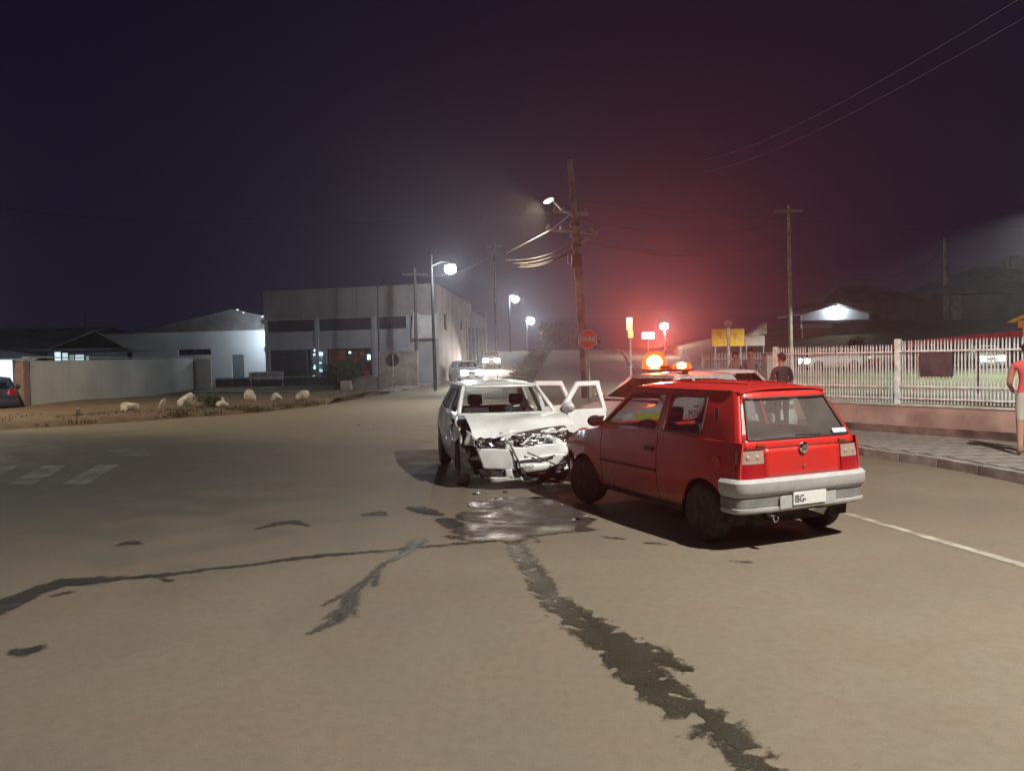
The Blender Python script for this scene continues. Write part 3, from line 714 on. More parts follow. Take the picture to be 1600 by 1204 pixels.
# roof and side along the hill street
dS = Vector((-2.75, 86, 0)) - BB
Bs = math.atan2(dS.y, dS.x) - bang
MS = Matrix.Translation((BL, 0, 0)) @ Matrix.Rotation(Bs, 4, 'Z')
SL = dS.length
SD = empty('side_wing'); SD.parent = B; SD.matrix_local = MS
SD2 = SD
def sidebox(name, u0, u1, y0, y1, z0, z1, mt, par=None): return obj(name, bx(u0, u1, y0, y1, z0, z1), mt, par or SD)
sw = wall_grid(SD, .05, 20, -.3, 6.95, [(3.0, 4.6, 4.0, 5.2), (12, 13.6, 4.3, 5.2)], M['b_side'])
sidebox('wall', 20, SL, -.05, .2, -.3, 6.3, M['b_side'])
sidebox('parapet', SL - 2.0, SL, -.14, -.06, 2, 6.95, M['b_lower'])
for k in range(6):
    u = 16 + k * 2.8
    sidebox('loading_door', u, u + 1.9, -.11, -.06, 0, 4.4 + T(0, 52 + u) * .35, M['b_dark'])
for k in range(6): sidebox('pilaster', 15.3 + k * 2.8, 15.75 + k * 2.8, -.16, -.06, 0, 5.2, M['b_lower'])
sidebox('window_pane', 3.05, 4.55, .08, .1, 4.05, 5.15, M['win_dark']); sidebox('window_pane', 12.05, 13.55, .08, .1, 4.35, 5.15, M['win_dark'])
obj('roof', slab(BM(), [(.05, .2), (BL - .1, .2), (BL - .1 + math.cos(Bs) * SL - .3, math.sin(Bs) * SL), (.4, SL)], 6.2, 6.3), M['b_dark'], B)
obj('rear_wall', bx(-.0, .2, .2, 30, 0, 6.9), M['b_upper'], B)
# projecting pale board on the corner
q = obj('projecting_board', prism(BM(), [(0, 3.3), (.15, 5.15), (1.1, 4.75), (1.75, 4.9), (1.75, 3.3)], -.35, -.2), mat('pale_board', (.62, .57, .56), .7, 0, 2, .1), B); q.location = (BL - 1.75, 0, 0)
# front garden walls of the corner building
def lot_wall(px, Y0, Y1, ztop, name, label, mt, th=.18, cat='wall'):
    a, b = A(px[0], 560, Y0), A(px[1], 560, Y1); d = Vector((b.x - a.x, b.y - a.y, 0))
    w = thing(name, label, cat, (a.x, a.y, 0), math.atan2(d.y, d.x))
    obj('wall', bx(0, d.length, 0, th, -.1, ztop - .06), mt, w); obj('coping', bx(-.03, d.length + .03, -.03, th + .03, ztop - .06, ztop), mt, w); return w
M['cream'] = mat('cream_wall_paint', (.50, .44, .38), .85, 0, 1.2, .15)
lot_wall((592, 652), 50.5, 49.3, 2.45, 'garden_wall', 'tall pale garden wall behind the round sign on the corner', M['cream'])
lot_wall((545, 592), 51.5, 50.6, .85, 'garden_wall', 'low pale wall below the brown shopfront', M['cream'])
p = A(541, 600, 50.0); w = thing('planter', 'square whitewashed planter in front of the dark bush', 'planter', (p.x, p.y, 0))
obj('pot', bx(-.33, .33, -.3, .3, 0, .62), M['cream'], w, bevel=.03); obj('soil', bx(-.28, .28, -.25, .25, .62, .64), M['dirt'], w)
# kerb/pavement of the hill street left side
bm = BM(); rows = []
for y in [44, 45, 47, 49, 51, 53, 57, 62, 70, 78, 86, 100, 120, 150]:
    a = left_lim(y) - (1.9 if y > 52 else lerp(.8, 1.9, (y - 44) / 8)); b = left_lim(y)
    rows.append([bm.verts.new((x, y, T(0, y) + z)) for x, z in ((a, .13), (b - .15, .13), (b, .13), (b, -.05))])
for r0, r1 in zip(rows, rows[1:]):
    for i in range(3): bm.faces.new((r0[i], r0[i + 1], r1[i + 1], r1[i]))
tag(obj('pavement', bm, mat('pale_pavement', (.34, .30, .27), .9, 0, 1.5, .2)), kind='structure')
# ---- white gabled warehouse
M['ware'] = mat('warehouse_white', (.70, .72, .74), .8, 0, .25, .08)
M['gable'] = mat('gable_cladding', (.19, .175, .17), .8, 0, .8, .15)
a, b = Vector((-34.5, 64, 0)), Vector((-18.9, 61.2, 0)); L_ = (b - a).length
Wh = thing('warehouse', 'white warehouse with a low grey gable left of the two-storey building', 'building', a, math.atan2((b - a).y, (b - a).x))
def wu(px): # pixel column to u along the facade
    r = ray(px, 560); t = (a.x * (b - a).y - a.y * (b - a).x) / (r.x * (b - a).y - r.y * (b - a).x); P = Vector((r.x * t, r.y * t, 0)); return (P - a).dot((b - a).normalized())
hol = [(wu(167), wu(207), 2.35, 2.95), (wu(279), wu(330), 2.6, 3.05), (wu(362), wu(381), 0, 2.55), (L_ - .5, L_ + .0, 2.7, 3.1)]
wall_grid(Wh, 0, L_, -.2, 4.45, hol, M['ware'])
for h in (hol[0], hol[1], hol[3]):
    wf = obj('window', bx(h[0], h[1], .10, .14, h[2], h[3]), M['darkmetal'], Wh); n = max(1, round((h[1] - h[0]) / .7))
    for k in range(n): obj('pane', bx(lerp(h[0], h[1], k / n) + .04, lerp(h[0], h[1], (k + 1) / n) - .04, .07, .10, h[2] + .04, h[3] - .04), M['win_dark'], wf)
dr = obj('door', bx(hol[2][0] + .02, hol[2][1] - .02, .08, .12, 0, 2.53), mat('grey_door', (.16, .19, .22), .6), Wh); obj('handle', bx(hol[2][0] + .12, hol[2][0] + .16, .04, .08, 1.1, 1.3), M['galv'], dr)
g0, g1, gp = wu(248), L_ , wu(365)
prism_b = prism(BM(), [(g0 - 2.2, 4.47), (g1, 4.47), (g1, 5.35), (gp, 6.05)], .02, .2); obj('gable', prism_b, M['gable'], Wh)
for (u0, z0, u1, z1) in ((g0 - 2.4, 4.42, gp, 6.10), (gp, 6.10, g1 + .1, 5.38)):
    obj('roof_edge', tb([(u0, -.02, z0), (u1, -.02, z1)], .06, 6), M['galv'], Wh)
obj('roof', (lambda bm: (bm.faces.new([bm.verts.new(p) for p in ((g0 - 2.2, .2, 4.47), (gp, .2, 6.05), (gp, 22, 6.05), (g0 - 2.2, 22, 4.47))]), bm.faces.new([bm.verts.new(p) for p in ((gp, .2, 6.05), (g1, .2, 5.35), (g1, 22, 5.35), (gp, 22, 6.05))]), bm)[2])(BM()), M['gable'], Wh)
for k, (u, z) in enumerate([(g1 - .5, 5.5), (g1 - 2.1, 5.85), (gp + .5, 6.08)]):
    obj('ridge_lamp', bx(u - .06, u + .06, -.12, -.02, z - .04, z + .04), emit('ridge_lamp%d' % k, (.8, .9, 1), 1.2), Wh)
hd = obj('floodlight', bx(L_ - .35, L_ - .1, -1.0, -.8, 4.6, 4.75), M['darkmetal'], Wh); obj('bracket', bx(L_ - .25, L_ - .2, -.8, .02, 4.66, 4.70), M['darkmetal'], hd)
point_light('floodlight_lamp', (L_ + .1, -2.2, 4.1), 420, (.75, .9, 1), Wh, .1)
# ---- dark sheds farther left
M['shed'] = mat('dark_corrugated_sheet', (.10, .115, .135), .7, 0, .6, .2)
def gable_shed(name, label, x0, x1, y, dep, h, hr, mt, rmt):
    w = thing(name, label, 'building', (x0, y, 0)); L2 = x1 - x0
    obj('wall', bx(0, L2, 0, .2, -.1, h), mt, w); obj('wall', bx(L2 - .2, L2, .2, dep, -.1, h), mt, w); obj('wall', bx(0, .2, .2, dep, -.1, h), mt, w)
    bm = BM()
    for p in (((-.3, -.4, h), (L2 + .3, -.4, h), (L2 + .3, dep / 2, hr), (-.3, dep / 2, hr)), ((-.3, dep, h), (L2 + .3, dep, h), (L2 + .3, dep / 2, hr), (-.3, dep / 2, hr))):
        bm.faces.new([bm.verts.new(q) for q in p])
    bmesh.ops.remove_doubles(bm, verts=bm.verts, dist=.001)
    o = obj('roof', bm, rmt, w); m = o.modifiers.new('s', 'SOLIDIFY'); m.thickness = .08; m.offset = 1
    for k in range(int(L2 / .9)): obj('roof_rib', tb([(k * .9, -.4, h + .09), (k * .9, dep / 2, hr + .09)], .03, 4), rmt, w)
    return w
gable_shed('shed', 'dark corrugated shed behind the long plastered wall at far left', -46, -35.2, 62, 14, 4.3, 5.2, M['shed'], M['shed'])
gable_shed('shed', 'low dark shed roof at the left edge beyond the lit garage', -52, -28.5, 48, 10, 2.9, 4.2, M['shed'], M['shed'])
# lit high windows of a workshop seen above the wall
p = A(80, 560, 44); ws = thing('workshop', 'small workshop with a row of lit high windows above the plastered wall', 'building', (p.x - 1, p.y, 0))
obj('wall', bx(0, 5.0, .1, .3, 0, 2.2), M['shed'], ws); obj('roof', bx(-.3, 5.4, -.1, 4, 2.72, 2.85), M['shed'], ws)
for k, (px0, px1, zt) in enumerate([(86, 95, 2.68), (98, 106, 2.62), (109, 116, 2.5), (118, 131, 2.5), (135, 139, 2.42)]):
    u0, u1 = A(px0, 560, 44).x - p.x + 1, A(px1, 560, 44).x - p.x + 1
    wf = obj('window', bx(u0 - .03, u1 + .03, .0, .04, 2.10, zt + .02), M['darkmetal'], ws)
    obj('pane', bx(u0, u1, -.02, 0, 2.12, zt), emit('lit_pane%d' % k, (.70, .95, 1.0), [1.0, .8, .25, .7, .3][k]), wf)
# ---- long plastered wall
M['plaster'] = mat('grey_plaster', (.58, .57, .53), .9, 0, .35, .1, bump=.2, bump_s=12)
wa, wb, wc = Vector((-21.7, 35.2, 0)), Vector((-21.6, 54.5, 0)), Vector((-21.6, 54.5, 0))
w = thing('boundary_wall', 'long grey plastered wall running back behind the white stones', 'wall', (0, 0, 0))
n = 6
for i in range(n):
    y0, y1 = lerp(35.2, 53.2, i / n), lerp(35.2, 53.2, (i + 1) / n)
    obj('wall_bay', bx(-21.95, -21.7, y0 + .004, y1 - .004, -.1, 2.14 + .02 * i), M['plaster'], w)
obj('pilaster', bx(-21.97, -21.62, 53.2, 53.45, -.1, 2.05), mat('stained_joint', (.12, .12, .10), .9), w)
obj('end_wall', bx(-21.9, -20.6, 53.46, 53.66, -.1, 2.2), M['plaster'], w)
obj('coping', bx(-22.0, -21.66, 35.1, 53.2, 2.27, 2.31), M['plaster'], w)
w = thing('wall_pillar', 'brown end pillar of the plastered wall beside the lit garage', 'pillar', (-21.9, 34.9, 0)); obj('shaft', bx(-.2, .2, -.2, .2, -.1, 2.1), mat('brown_pillar', (.32, .2, .17), .85, 0, 2, .1), w)
obj('cap', bx(-.25, .25, -.25, .25, 2.1, 2.18), M['concrete'], w)
# ---- lit garage
Gr = thing('garage', 'open garage at the left edge with a brightly lit white wall', 'building', (-30.5, 37.0, 0))
M['garage'] = mat('garage_white', (.78, .82, .84), .8, 0, .8, .04)
obj('back_wall', bx(0, 8.0, 0, .15, 0, 2.4), M['garage'], Gr)
obj('side_wall', bx(8.0, 8.15, -1.8, .15, 0, 2.2), M['garage'], Gr)
bm = BM(); prism(bm, [(-.5, 2.55), (6.0, 2.55), (8.5, 2.25), (8.5, 2.37), (6.0, 2.75), (-.5, 3.2)], -3.4, .3); obj('roof', bm, mat('navy_sheet', (.03, .045, .08), .6), Gr)
for k in range(5): obj('rafter', tb([(5.6 + k * .55, -3.3, 2.42 - k * .05), (5.6 + k * .55, .2, 2.42 - k * .05)], .035, 5), M['galv'], Gr)
for k in (2.2, 5.0):
    t = obj('tube_lamp', bx(k - .6, k + .6, -1.6, -1.52, 2.42, 2.48), M['darkmetal'], Gr); obj('tube', bx(k - .55, k + .55, -1.6, -1.52, 2.38, 2.419), emit('tube_light', (.8, .93, 1), 12), t)
    point_light('tube_lamp_light', (k, -1.56, 2.25), 520, (.72, .88, 1), Gr, .15)
# ---- right-hand houses on the bank
M['tile'] = mat('grey_roof_tile', (.14, .15, .17), .7, 0, 1.5, .12)
M['house'] = mat('house_wall_cream', (.34, .31, .26), .85, 0, .4, .1)
H = thing('house', 'pale house with a large grey hipped roof on the bank at the right edge', 'house', (44.5, 84, 4.6))
obj('wall', bx(4, 24, 0, .3, 0, 3.2), M['house'], H); obj('wall', bx(4, 4.3, .3, 10, 0, 3.2), M['house'], H)
bm = BM(); v = [bm.verts.new(q) for q in ((0.3, -1.2, 3.2), (26, -1.2, 3.2), (26, 12, 3.2), (0.3, 12, 3.2), (8.2, 5.4, 6.6), (20, 5.4, 6.9))]
for q in ((0, 1, 5, 4), (3, 2, 5, 4), (0, 4, 3), (1, 2, 5)): bm.faces.new([v[i] for i in q])
rf = obj('roof', bm, M['tile'], H)
for k in range(16):
    z = k / 16; obj('tile_course', bx(lerp(.3, 8.2, z) + .1, lerp(26, 20, z) - .1, lerp(-1.2, 5.4, z), lerp(-1.2, 5.4, z) + .06, lerp(3.2, 6.75, z) + .01, lerp(3.2, 6.75, z) + .07), M['tile'], rf)
obj('chimney', bx(12, 13.6, 4.5, 5.5, 6.2, 7.6), M['house'], H)
obj('eaves', bx(.2, 26.1, -1.3, -1.15, 3.05, 3.25), M['darkmetal'], H)
obj('garage_door', bx(-.2, 3.6, 2, 2.2, 0, 2.6), mat('dark_door', (.05, .03, .03), .7), H)
wf = obj('window', bx(2.85, 3.95, -.05, -.0, 1.5, 2.7), M['house'], H); obj('pane', bx(3.0, 3.8, -.08, -.05, 1.9, 2.6), mat('pale_pane', (.45, .47, .48), .4), wf)
H2 = thing('house', 'small house with a white gable brightly lit by one lamp', 'house', (27.9, 75, 3.2))
obj('wall', bx(.2, 6.4, .3, .5, 0, 1.3), M['house'], H2)
obj('white_wall', bx(0, 2.9, -.05, .28, 1.0, 1.38), M['ware'], H2)
obj('gable', prism(BM(), [(0, 1.75), (6.5, 1.75), (6.5, 2.3), (3.3, 3.15), (0, 2.3)], .1, .3), M['garage'], H2)
obj('roof', prism(BM(), [(-.3, 2.28), (3.3, 3.22), (6.9, 2.28), (6.9, 2.4), (3.3, 3.36), (-.3, 2.4)], -.4, 6), M['shed'], H2)
obj('beam', bx(-.1, 6.6, -.2, .1, 1.4, 1.72), M['b_dark'], H2)
lm = obj('wall_lamp', lathe(BM(), [(0, 2.78), (.09, 2.82), (.1, 2.9), (0, 2.95)], 10), emit('wall_lamp_lens', (.9, .97, 1), 60), H2); lm.location = (3.3, -.25, 0)
point_light('wall_lamp_light', (3.3, -.45, 2.75), 190, (.85, .95, 1), H2, .06)
H3 = thing('house', 'dark unlit house between the lit gable and the hipped roof', 'house', (35.5, 88, 4.8))
obj('wall', bx(0, 10, 0, .3, 0, 2.6), M['shed'], H3)
bm = BM(); v = [bm.verts.new(q) for q in ((-1, -1, 2.6), (11, -1, 2.6), (11, 8, 2.6), (-1, 8, 2.6), (3, 3.5, 4.8), (7, 3.5, 4.8))]
for q in ((0, 1, 5, 4), (3, 2, 5, 4), (0, 4, 3), (1, 2, 5), (0, 1, 2, 3)): bm.faces.new([v[i] for i in q])
obj('roof', bm, M['shed'], H3)
H4 = thing('kiosk', 'small structure with a slanted pale roof sheet beside the yellow billboard', 'kiosk', (A(1164, 540, 48).x, 48, 0))
obj('wall_panel', bx(0, 1.22, 0, .1, A(1180, 540, 48).z, A(1180, 524, 48).z), mat('pink_white_panel', (.5, .42, .42), .7), H4)
obj('roof_sheet', prism(BM(), [(.15, 2.95), (1.32, 3.75), (1.32, 3.05), (.6, 2.95)], -.1, .8), mat('pale_sheet', (.45, .43, .43), .6, 0, 4, .2), H4)
obj('post', tb([(.1, .05, 0), (.1, .05, 2.9)], .05), M['galv'], H4); obj('post', tb([(1.15, .05, 0), (1.15, .05, 2.9)], .05), M['galv'], H4)
# yellow billboard
a_ = A(1113, 541, 46); b_2 = A(1163, 513, 46)
w = thing('billboard', 'yellow billboard with faded lettering behind the thin white post', 'billboard', (a_.x, 46, 0))
obj('board', bx(0, b_2.x - a_.x, 0, .08, a_.z, b_2.z), M['yellow'], w)
for t in (.2, b_2.x - a_.x - .2): obj('post', tb([(t, .12, 0), (t, .12, b_2.z)], .05), M['galv'], w)
fm = mat('faded_orange_ink', (.42, .17, .02), .7)
text('lettering', 'T. S. T.', .42, fm, w, ((b_2.x - a_.x) / 2, -.02, (a_.z + b_2.z) / 2 + .05), (R_(90), 0, 0))
# white sign board on the left lot
a_ = A(389, 592, 53); b_2 = A(443, 580, 53)
w = thing('sign_board', 'long white sign board with worn dark lettering in front of the warehouse', 'sign', (a_.x, 53, 0))
obj('board', bx(0, b_2.x - a_.x, 0, .04, a_.z - .05, b_2.z), mat('sign_board_white', (.50, .48, .48), .7, 0, 5, .15), w)
text('lettering', 'IMOBILIARIA', .36, mat('worn_ink', (.16, .15, .16), .8), w, ((b_2.x - a_.x) / 2, -.01, (a_.z + b_2.z) / 2), (R_(90), 0, 0), bold=.004)
for t in (.1, b_2.x - a_.x - .1): obj('post', tb([(t, .07, -.05), (t, .07, b_2.z)], .035), M['galv'], w)
# wire fence posts and low dark rail in the lot
M['rail_dark'] = mat('dark_fence', (.06, .045, .045), .8)
w = thing('lot_fence', 'low dark boarded fence in front of the white warehouse', 'fence', (-21.0, 55.3, 0), -.06)
for k in range(14): obj('board', bx(k * .62 + .01, k * .62 + .61, 0, .04, 0, .78), M['rail_dark'], w)
obj('rail', bx(0, 8.7, -.04, 0, .80, .88), mat('pale_rail', (.35, .33, .34), .8, 0, 5, .2), w)
p = slab(BM(), [(-20.5, 49.5), (-13, 47), (-13, 48.6), (-20.5, 51.3)], -.02, .1); tag(obj('path', p, M['path']), kind='structure')
# bush
def bush(name, label, cat, loc, r, h, n, seed, mt=None, leaf=.12, trunk_h=0, parent_scale=1):
    rnd = random.Random(seed); root = thing(name, label, cat, loc)
    V = []; Fc = []; cl = [(rnd.gauss(0, .45) * r, rnd.gauss(0, .45) * r, trunk_h + h * rnd.uniform(.15, .95), rnd.uniform(.25, .55) * r) for _ in range(14)]
    for _ in range(n):
        c = rnd.choice(cl); d = Vector((rnd.gauss(0, 1), rnd.gauss(0, 1), rnd.gauss(0, 1))).normalized() * c[3] * rnd.uniform(.5, 1.1)
        P = Vector(c[:3]) + d
        if P.z < .02: continue
        u = Vector((rnd.gauss(0, 1), rnd.gauss(0, 1), rnd.gauss(0, .6))).normalized(); v2 = u.orthogonal().normalized(); s = leaf * rnd.uniform(.6, 1.3); i = len(V)
        V += [P - u * s, P + v2 * s * .4, P + u * s, P - v2 * s * .4]; Fc.append((i, i + 1, i + 2, i + 3))
    o = mesh_from('foliage' if not trunk_h else 'crown', [tuple(v) for v in V], Fc, mt or M['leaf'], root); o['kind'] = 'stuff'
    bm = BM(); tube(bm, [(0, 0, -.1), (.05, 0, trunk_h * .5 + .1), (0, .05, trunk_h + h * .4)], [.10 * max(1, trunk_h * .5), .08, .04], 7)
    for k in range(5):
        a = rnd.uniform(0, 6.28); tube(bm, [(0, 0, trunk_h * .7 + .05), (r * .3 * math.cos(a), r * .3 * math.sin(a), trunk_h + h * .4), (r * .6 * math.cos(a), r * .6 * math.sin(a), trunk_h + h * .75)], [.05, .035, .015], 5)
    obj('trunk' if trunk_h else 'stem', bm, M['bark'], root); return root
p = A(540, 600, 51.2); bush('bush', 'dark round bush in front of the brown shopfront', 'bush', (p.x, p.y, 0), 1.1, 1.7, 2600, 3)
p = A(870, 545, 150); bush('tree', 'dark tree at the top of the hill street behind the crossroads', 'tree', (p.x, p.y, T(0, 150) - .2), 3.4, 3.6, 3500, 8, leaf=.35, trunk_h=1.6)
p = A(905, 545, 158); bush('tree', 'second dark tree at the hilltop, behind the leaning utility pole', 'tree', (p.x, p.y, T(0, 150) - .2), 3.0, 2.6, 2600, 12, leaf=.35, trunk_h=1.2)
p = A(1337, 520, 62); bush('bush', 'dark shrub growing on the bank above the silver car', 'bush', (p.x, p.y, 1.0), 1.0, 1.6, 1500, 21, leaf=.16)
p = A(1232, 548, 60); bush('bush', 'low shrub at the foot of the thin tall post', 'bush', (p.x, p.y, .8), 1.2, 1.1, 1200, 22, leaf=.16)
p = A(330, 636, 31.5); bush('bush', 'green weed clump growing beside the tall pointed white stone', 'plant', (p.x, p.y, .1), .4, .45, 500, 31, leaf=.08, mt=mat('weed', (.08, .12, .03), .8))
# ------------------------------------------------ whitewashed stones
def stone(px, py, w, h, label, seed, lean=0, pointed=0, dim=0):
    rnd = random.Random(seed); P = G(px, py, .10); s = P.y / FPX; bm = BM(); bmesh.ops.create_icosphere(bm, subdivisions=3, radius=1)
    cuts = [Vector((rnd.gauss(0, 1), rnd.gauss(0, 1), rnd.gauss(0, .8))).normalized() for _ in range(9)]
    for v in bm.verts:
        for c in cuts:
            d = v.co.dot(c)
            if d > .72: v.co -= c * (d - .72)
        v.co *= 1 + .10 * noise.noise(v.co * 1.7 + Vector((seed, 0, 0)))
        if pointed: v.co.x *= 1 - .45 * max(0, v.co.z); v.co.x += pointed * max(0, v.co.z) * .5
        v.co = Vector((v.co.x * w * s * .58 + lean * v.co.z * h * s * .5, v.co.y * w * s * .45, v.co.z * h * s * .60))
    zmin = min(v.co.z for v in bm.verts)
    for v in bm.verts: v.co.z -= zmin + .06 * h * s
    o = obj('painted_stone', bm, M['stone_white'] if not dim else mat('bare_stone', (.38, .34, .26), .9, 0, 6, .2), smooth_=25); o.location = (P.x, P.y, .10 + .0); tag(o, label, 'stone', 'white painted stones along the verge'); return o
stone(203, 642, 26, 16, 'rounded whitewashed stone, leftmost large one in front of the plastered wall', 1)
stone(122, 650, 8, 12, 'small dull stone standing among weeds before the plastered wall', 2, dim=1)
stone(253, 641, 9, 18, 'narrow slanting white stone between two large ones', 3, lean=.55)
stone(292, 637, 26, 22, 'largest white stone with a sloping top near the wall end', 4, pointed=.9)
stone(347, 637, 17, 11, 'low broken white stone with a pale spike beside it', 5)
stone(391, 629, 17, 20, 'upright barrel-like white stone in front of the dark lot fence', 6)
stone(432, 627, 16, 12, 'small white stone in front of the white sign board', 7)
stone(473, 627, 21, 17, 'slanted white stone, last one on the right of the row', 8, pointed=.9)
bm = BM()
P = G(350, 634, .1); lathe(bm, [(.10, 0), (.09, .15), (.03, .36), (0, .40)], 7); o = obj('painted_stone', bm, M['stone_white'], smooth_=30); o.location = P; o.rotation_euler = (0, -.15, 0)
tag(o, 'pale spike-like stone standing on the low broken one', 'stone', 'white painted stones along the verge')
# ================================================================== POLES, LAMPS, WIRES
def luminaire(root, loc, dirv, power, color, size=.34, strength=220, lens=None, aim_down=False, rad=.05, spot=None, tilt=None):
    """LED street-lamp head: body + domed lens + its real light; dirv = horizontal direction the arm points"""
    d = Vector((dirv[0], dirv[1], 0)).normalized(); a = math.atan2(d.y, d.x)
    M_ = Matrix.Translation(loc) @ Matrix.Rotation(a, 4, 'Z')
    b = BM(); lathe(b, [(0, .10), (.16, .07), (.22, .0), (.2, -.02)], 14, M=M_ @ Matrix.Diagonal((1.6, 1, 1, 1))); h = obj('lamp_head', b, M['galv'], root, smooth_=40)
    b = BM(); lathe(b, [(size * .45, .0), (size * .80, -size * .20), (size, -size * .6), (size * .92, -size), (size * .6, -size * 1.4), (0, -size * 1.55)], 18, M=M_)
    obj('lens', b, lens or M['glow_white'], h, smooth_=60)
    q = Vector(loc) + Vector((0, 0, -size * 1.55 - rad - .02))
    return point_light('street_lamp_light', q, power, color, root, rad, spot, (q + Vector((0, 0, -5))) if spot else None, .5)
M['lamp_pole'] = mat('dark_pole_paint', (.02, .019, .021), .7, 0, 3, .15)
# three lamps on the hill street + one on the right
for k, (px, py, Y, pw, sz, lb) in enumerate([(704, 418, 46, 520, .33, 'brightest street lamp, over the corner of the two-storey building'),
        (805, 465, 105, 900, .48, 'smaller street lamp higher up the hill street, middle one of the three'),
        (829, 498, 160, 1500, .80, 'farthest street lamp, low above the top of the hill street'),
        (1037, 507, 82, 700, .42, 'street lamp shining above the beacon of the police car')]):
    P = A(px, py, Y); z0 = T(0, Y); side = -1 if k < 3 else 1
    r = thing('street_lamp', lb, 'street lamp', (0, 0, 0), 0, 'lit street lamps')
    bxp = P.x + side * (1.1 if k == 0 else .8)
    if k == 3: bxp = P.x + .12
    if k > 0: obj('pole', tb([(bxp, Y, z0), (bxp, Y, P.z - .3), (bxp, Y, P.z + .35)], [.12, .09, .08]), M['lamp_pole'], r)
    else: obj('pole', tb([(bxp + .05, Y, z0), (bxp - .03, Y, P.z + .8)], [.11, .07]), M['lamp_pole'], r)
    obj('arm', tb([(bxp, Y, P.z + .1), (lerp(bxp, P.x, .5), Y - .1, P.z + .33), (P.x, Y - .2, P.z + .28)], .04, 6), M['galv'], r)
    luminaire(r, (P.x, Y - .2, P.z + .12), (-side, -.3), pw, (.86, .95, 1.0) if k < 3 else (1, .9, .93), size=sz)
    point_light('halo_spot', (P.x, Y - .3 - sz, P.z - sz * .5), [1700, 2200, 4000, 2400][k], (.78, .90, 1.0) if k < 3 else (1, .8, .88), r, .1, 70, (P.x * .5, 6, 2.5), .9)  # added spot towards the camera, makes the haze halo round each lamp
p = A(857, 561, 120); r = thing('distant_lamp', 'tiny white light at the crest of the hill street below the farthest lamp', 'lamp', (p.x, p.y, T(0, 120)))
obj('pole', tb([(0, 0, 0), (0, 0, p.z - T(0, 120) - .2)], .05, 6), M['galv'], r); b = BM(); lathe(b, [(0, -.2), (.18, -.1), (.18, .08), (0, .14)], 10, M=Matrix.Translation((0, 0, p.z - T(0, 120)))); obj('lens', b, emit('far_lens', (.9, .95, 1), 12), r)
a_ = A(1013, 524, 95)
r = thing('lit_panel', 'short glowing white light panel left of the street lamp above the police beacon', 'light panel', (a_.x, 95, 0))
obj('panel', bx(-.75, .75, 0, .12, a_.z - .38, a_.z + .38), emit('lit_panel', (1, .88, .9), 5), r, bevel=.1); obj('post', tb([(0, .1, 0), (0, .1, a_.z - .3)], .06), M['galv'], r)
# key lamp: the junction's own street lamp stands on the pavement right of the photographer
KL = Vector((6.5, 3.2, 9.6))
r = thing('street_lamp', 'tall street lamp on the pavement beside the junction, lighting both wrecked cars', 'street lamp', (0, 0, 0))
obj('pole', tb([(8.3, 3.0, .1), (8.3, 3.0, 10.2)], [.17, .11], 12), M['pole'], r); obj('arm', tb([(8.3, 3.0, 9.5), (7.4, 3.1, 9.95), (6.6, 3.2, 9.8)], .04, 8), M['galv'], r)
luminaire(r, KL + Vector((0, 0, .25)), (-1, 0), 8800, (1.0, .94, .83), size=.2, rad=.10, spot=165)
# added lamp, unseen, fills from behind the photographer's left, softer and warmer
r = thing('street_lamp', 'added street lamp out of view on the left side behind the photographer, weak fill', 'street lamp', (0, 0, 0))
obj('pole', tb([(-11, -6, 0), (-11, -6, 9.4)], [.17, .11], 12), M['pole'], r); obj('arm', tb([(-11, -6, 9), (-9.8, -5.6, 9.3), (-9.2, -5.4, 9.2)], .04, 8), M['galv'], r)
luminaire(r, Vector((-9.2, -5.4, 9.2)), (1, .3), 60, (1.0, .78, .52), size=.2, rad=.12)
r = thing('street_lamp', 'street lamp of the back street beyond the fence, right of the parked cars', 'street lamp', (0, 0, 0))
obj('pole', tb([(26.5, 33.4, .6), (26.5, 33.4, 8.8)], [.14, .10], 10), M['lamp_pole'], r); obj('arm', tb([(26.5, 33.4, 8.5), (25.3, 33.2, 8.9), (24.2, 33, 8.8)], .04, 8), M['galv'], r)
luminaire(r, Vector((24.0, 33, 8.8)), (-1, 0), 16000, (.95, 1.0, .86), size=.2, rad=.12, spot=150).data.spot_blend = .12
r = thing('street_lamp', 'added warm street lamp beyond the left edge, unseen, filling light onto the far road', 'street lamp', (0, 0, 0))
obj('pole', tb([(-23.5, 27, 0), (-23.5, 27, 9.2)], [.14, .10], 10), M['lamp_pole'], r); obj('arm', tb([(-23.5, 27, 8.8), (-22.5, 26.9, 9.2), (-21, 26.8, 9.1)], .04, 8), M['galv'], r)
luminaire(r, Vector((-20.8, 26.8, 9.0)), (1, 0), 3000, (1.0, .84, .56), size=.2, rad=.12, spot=150)  # added unseen lamp, takes over part of the pole lamp's road lighting
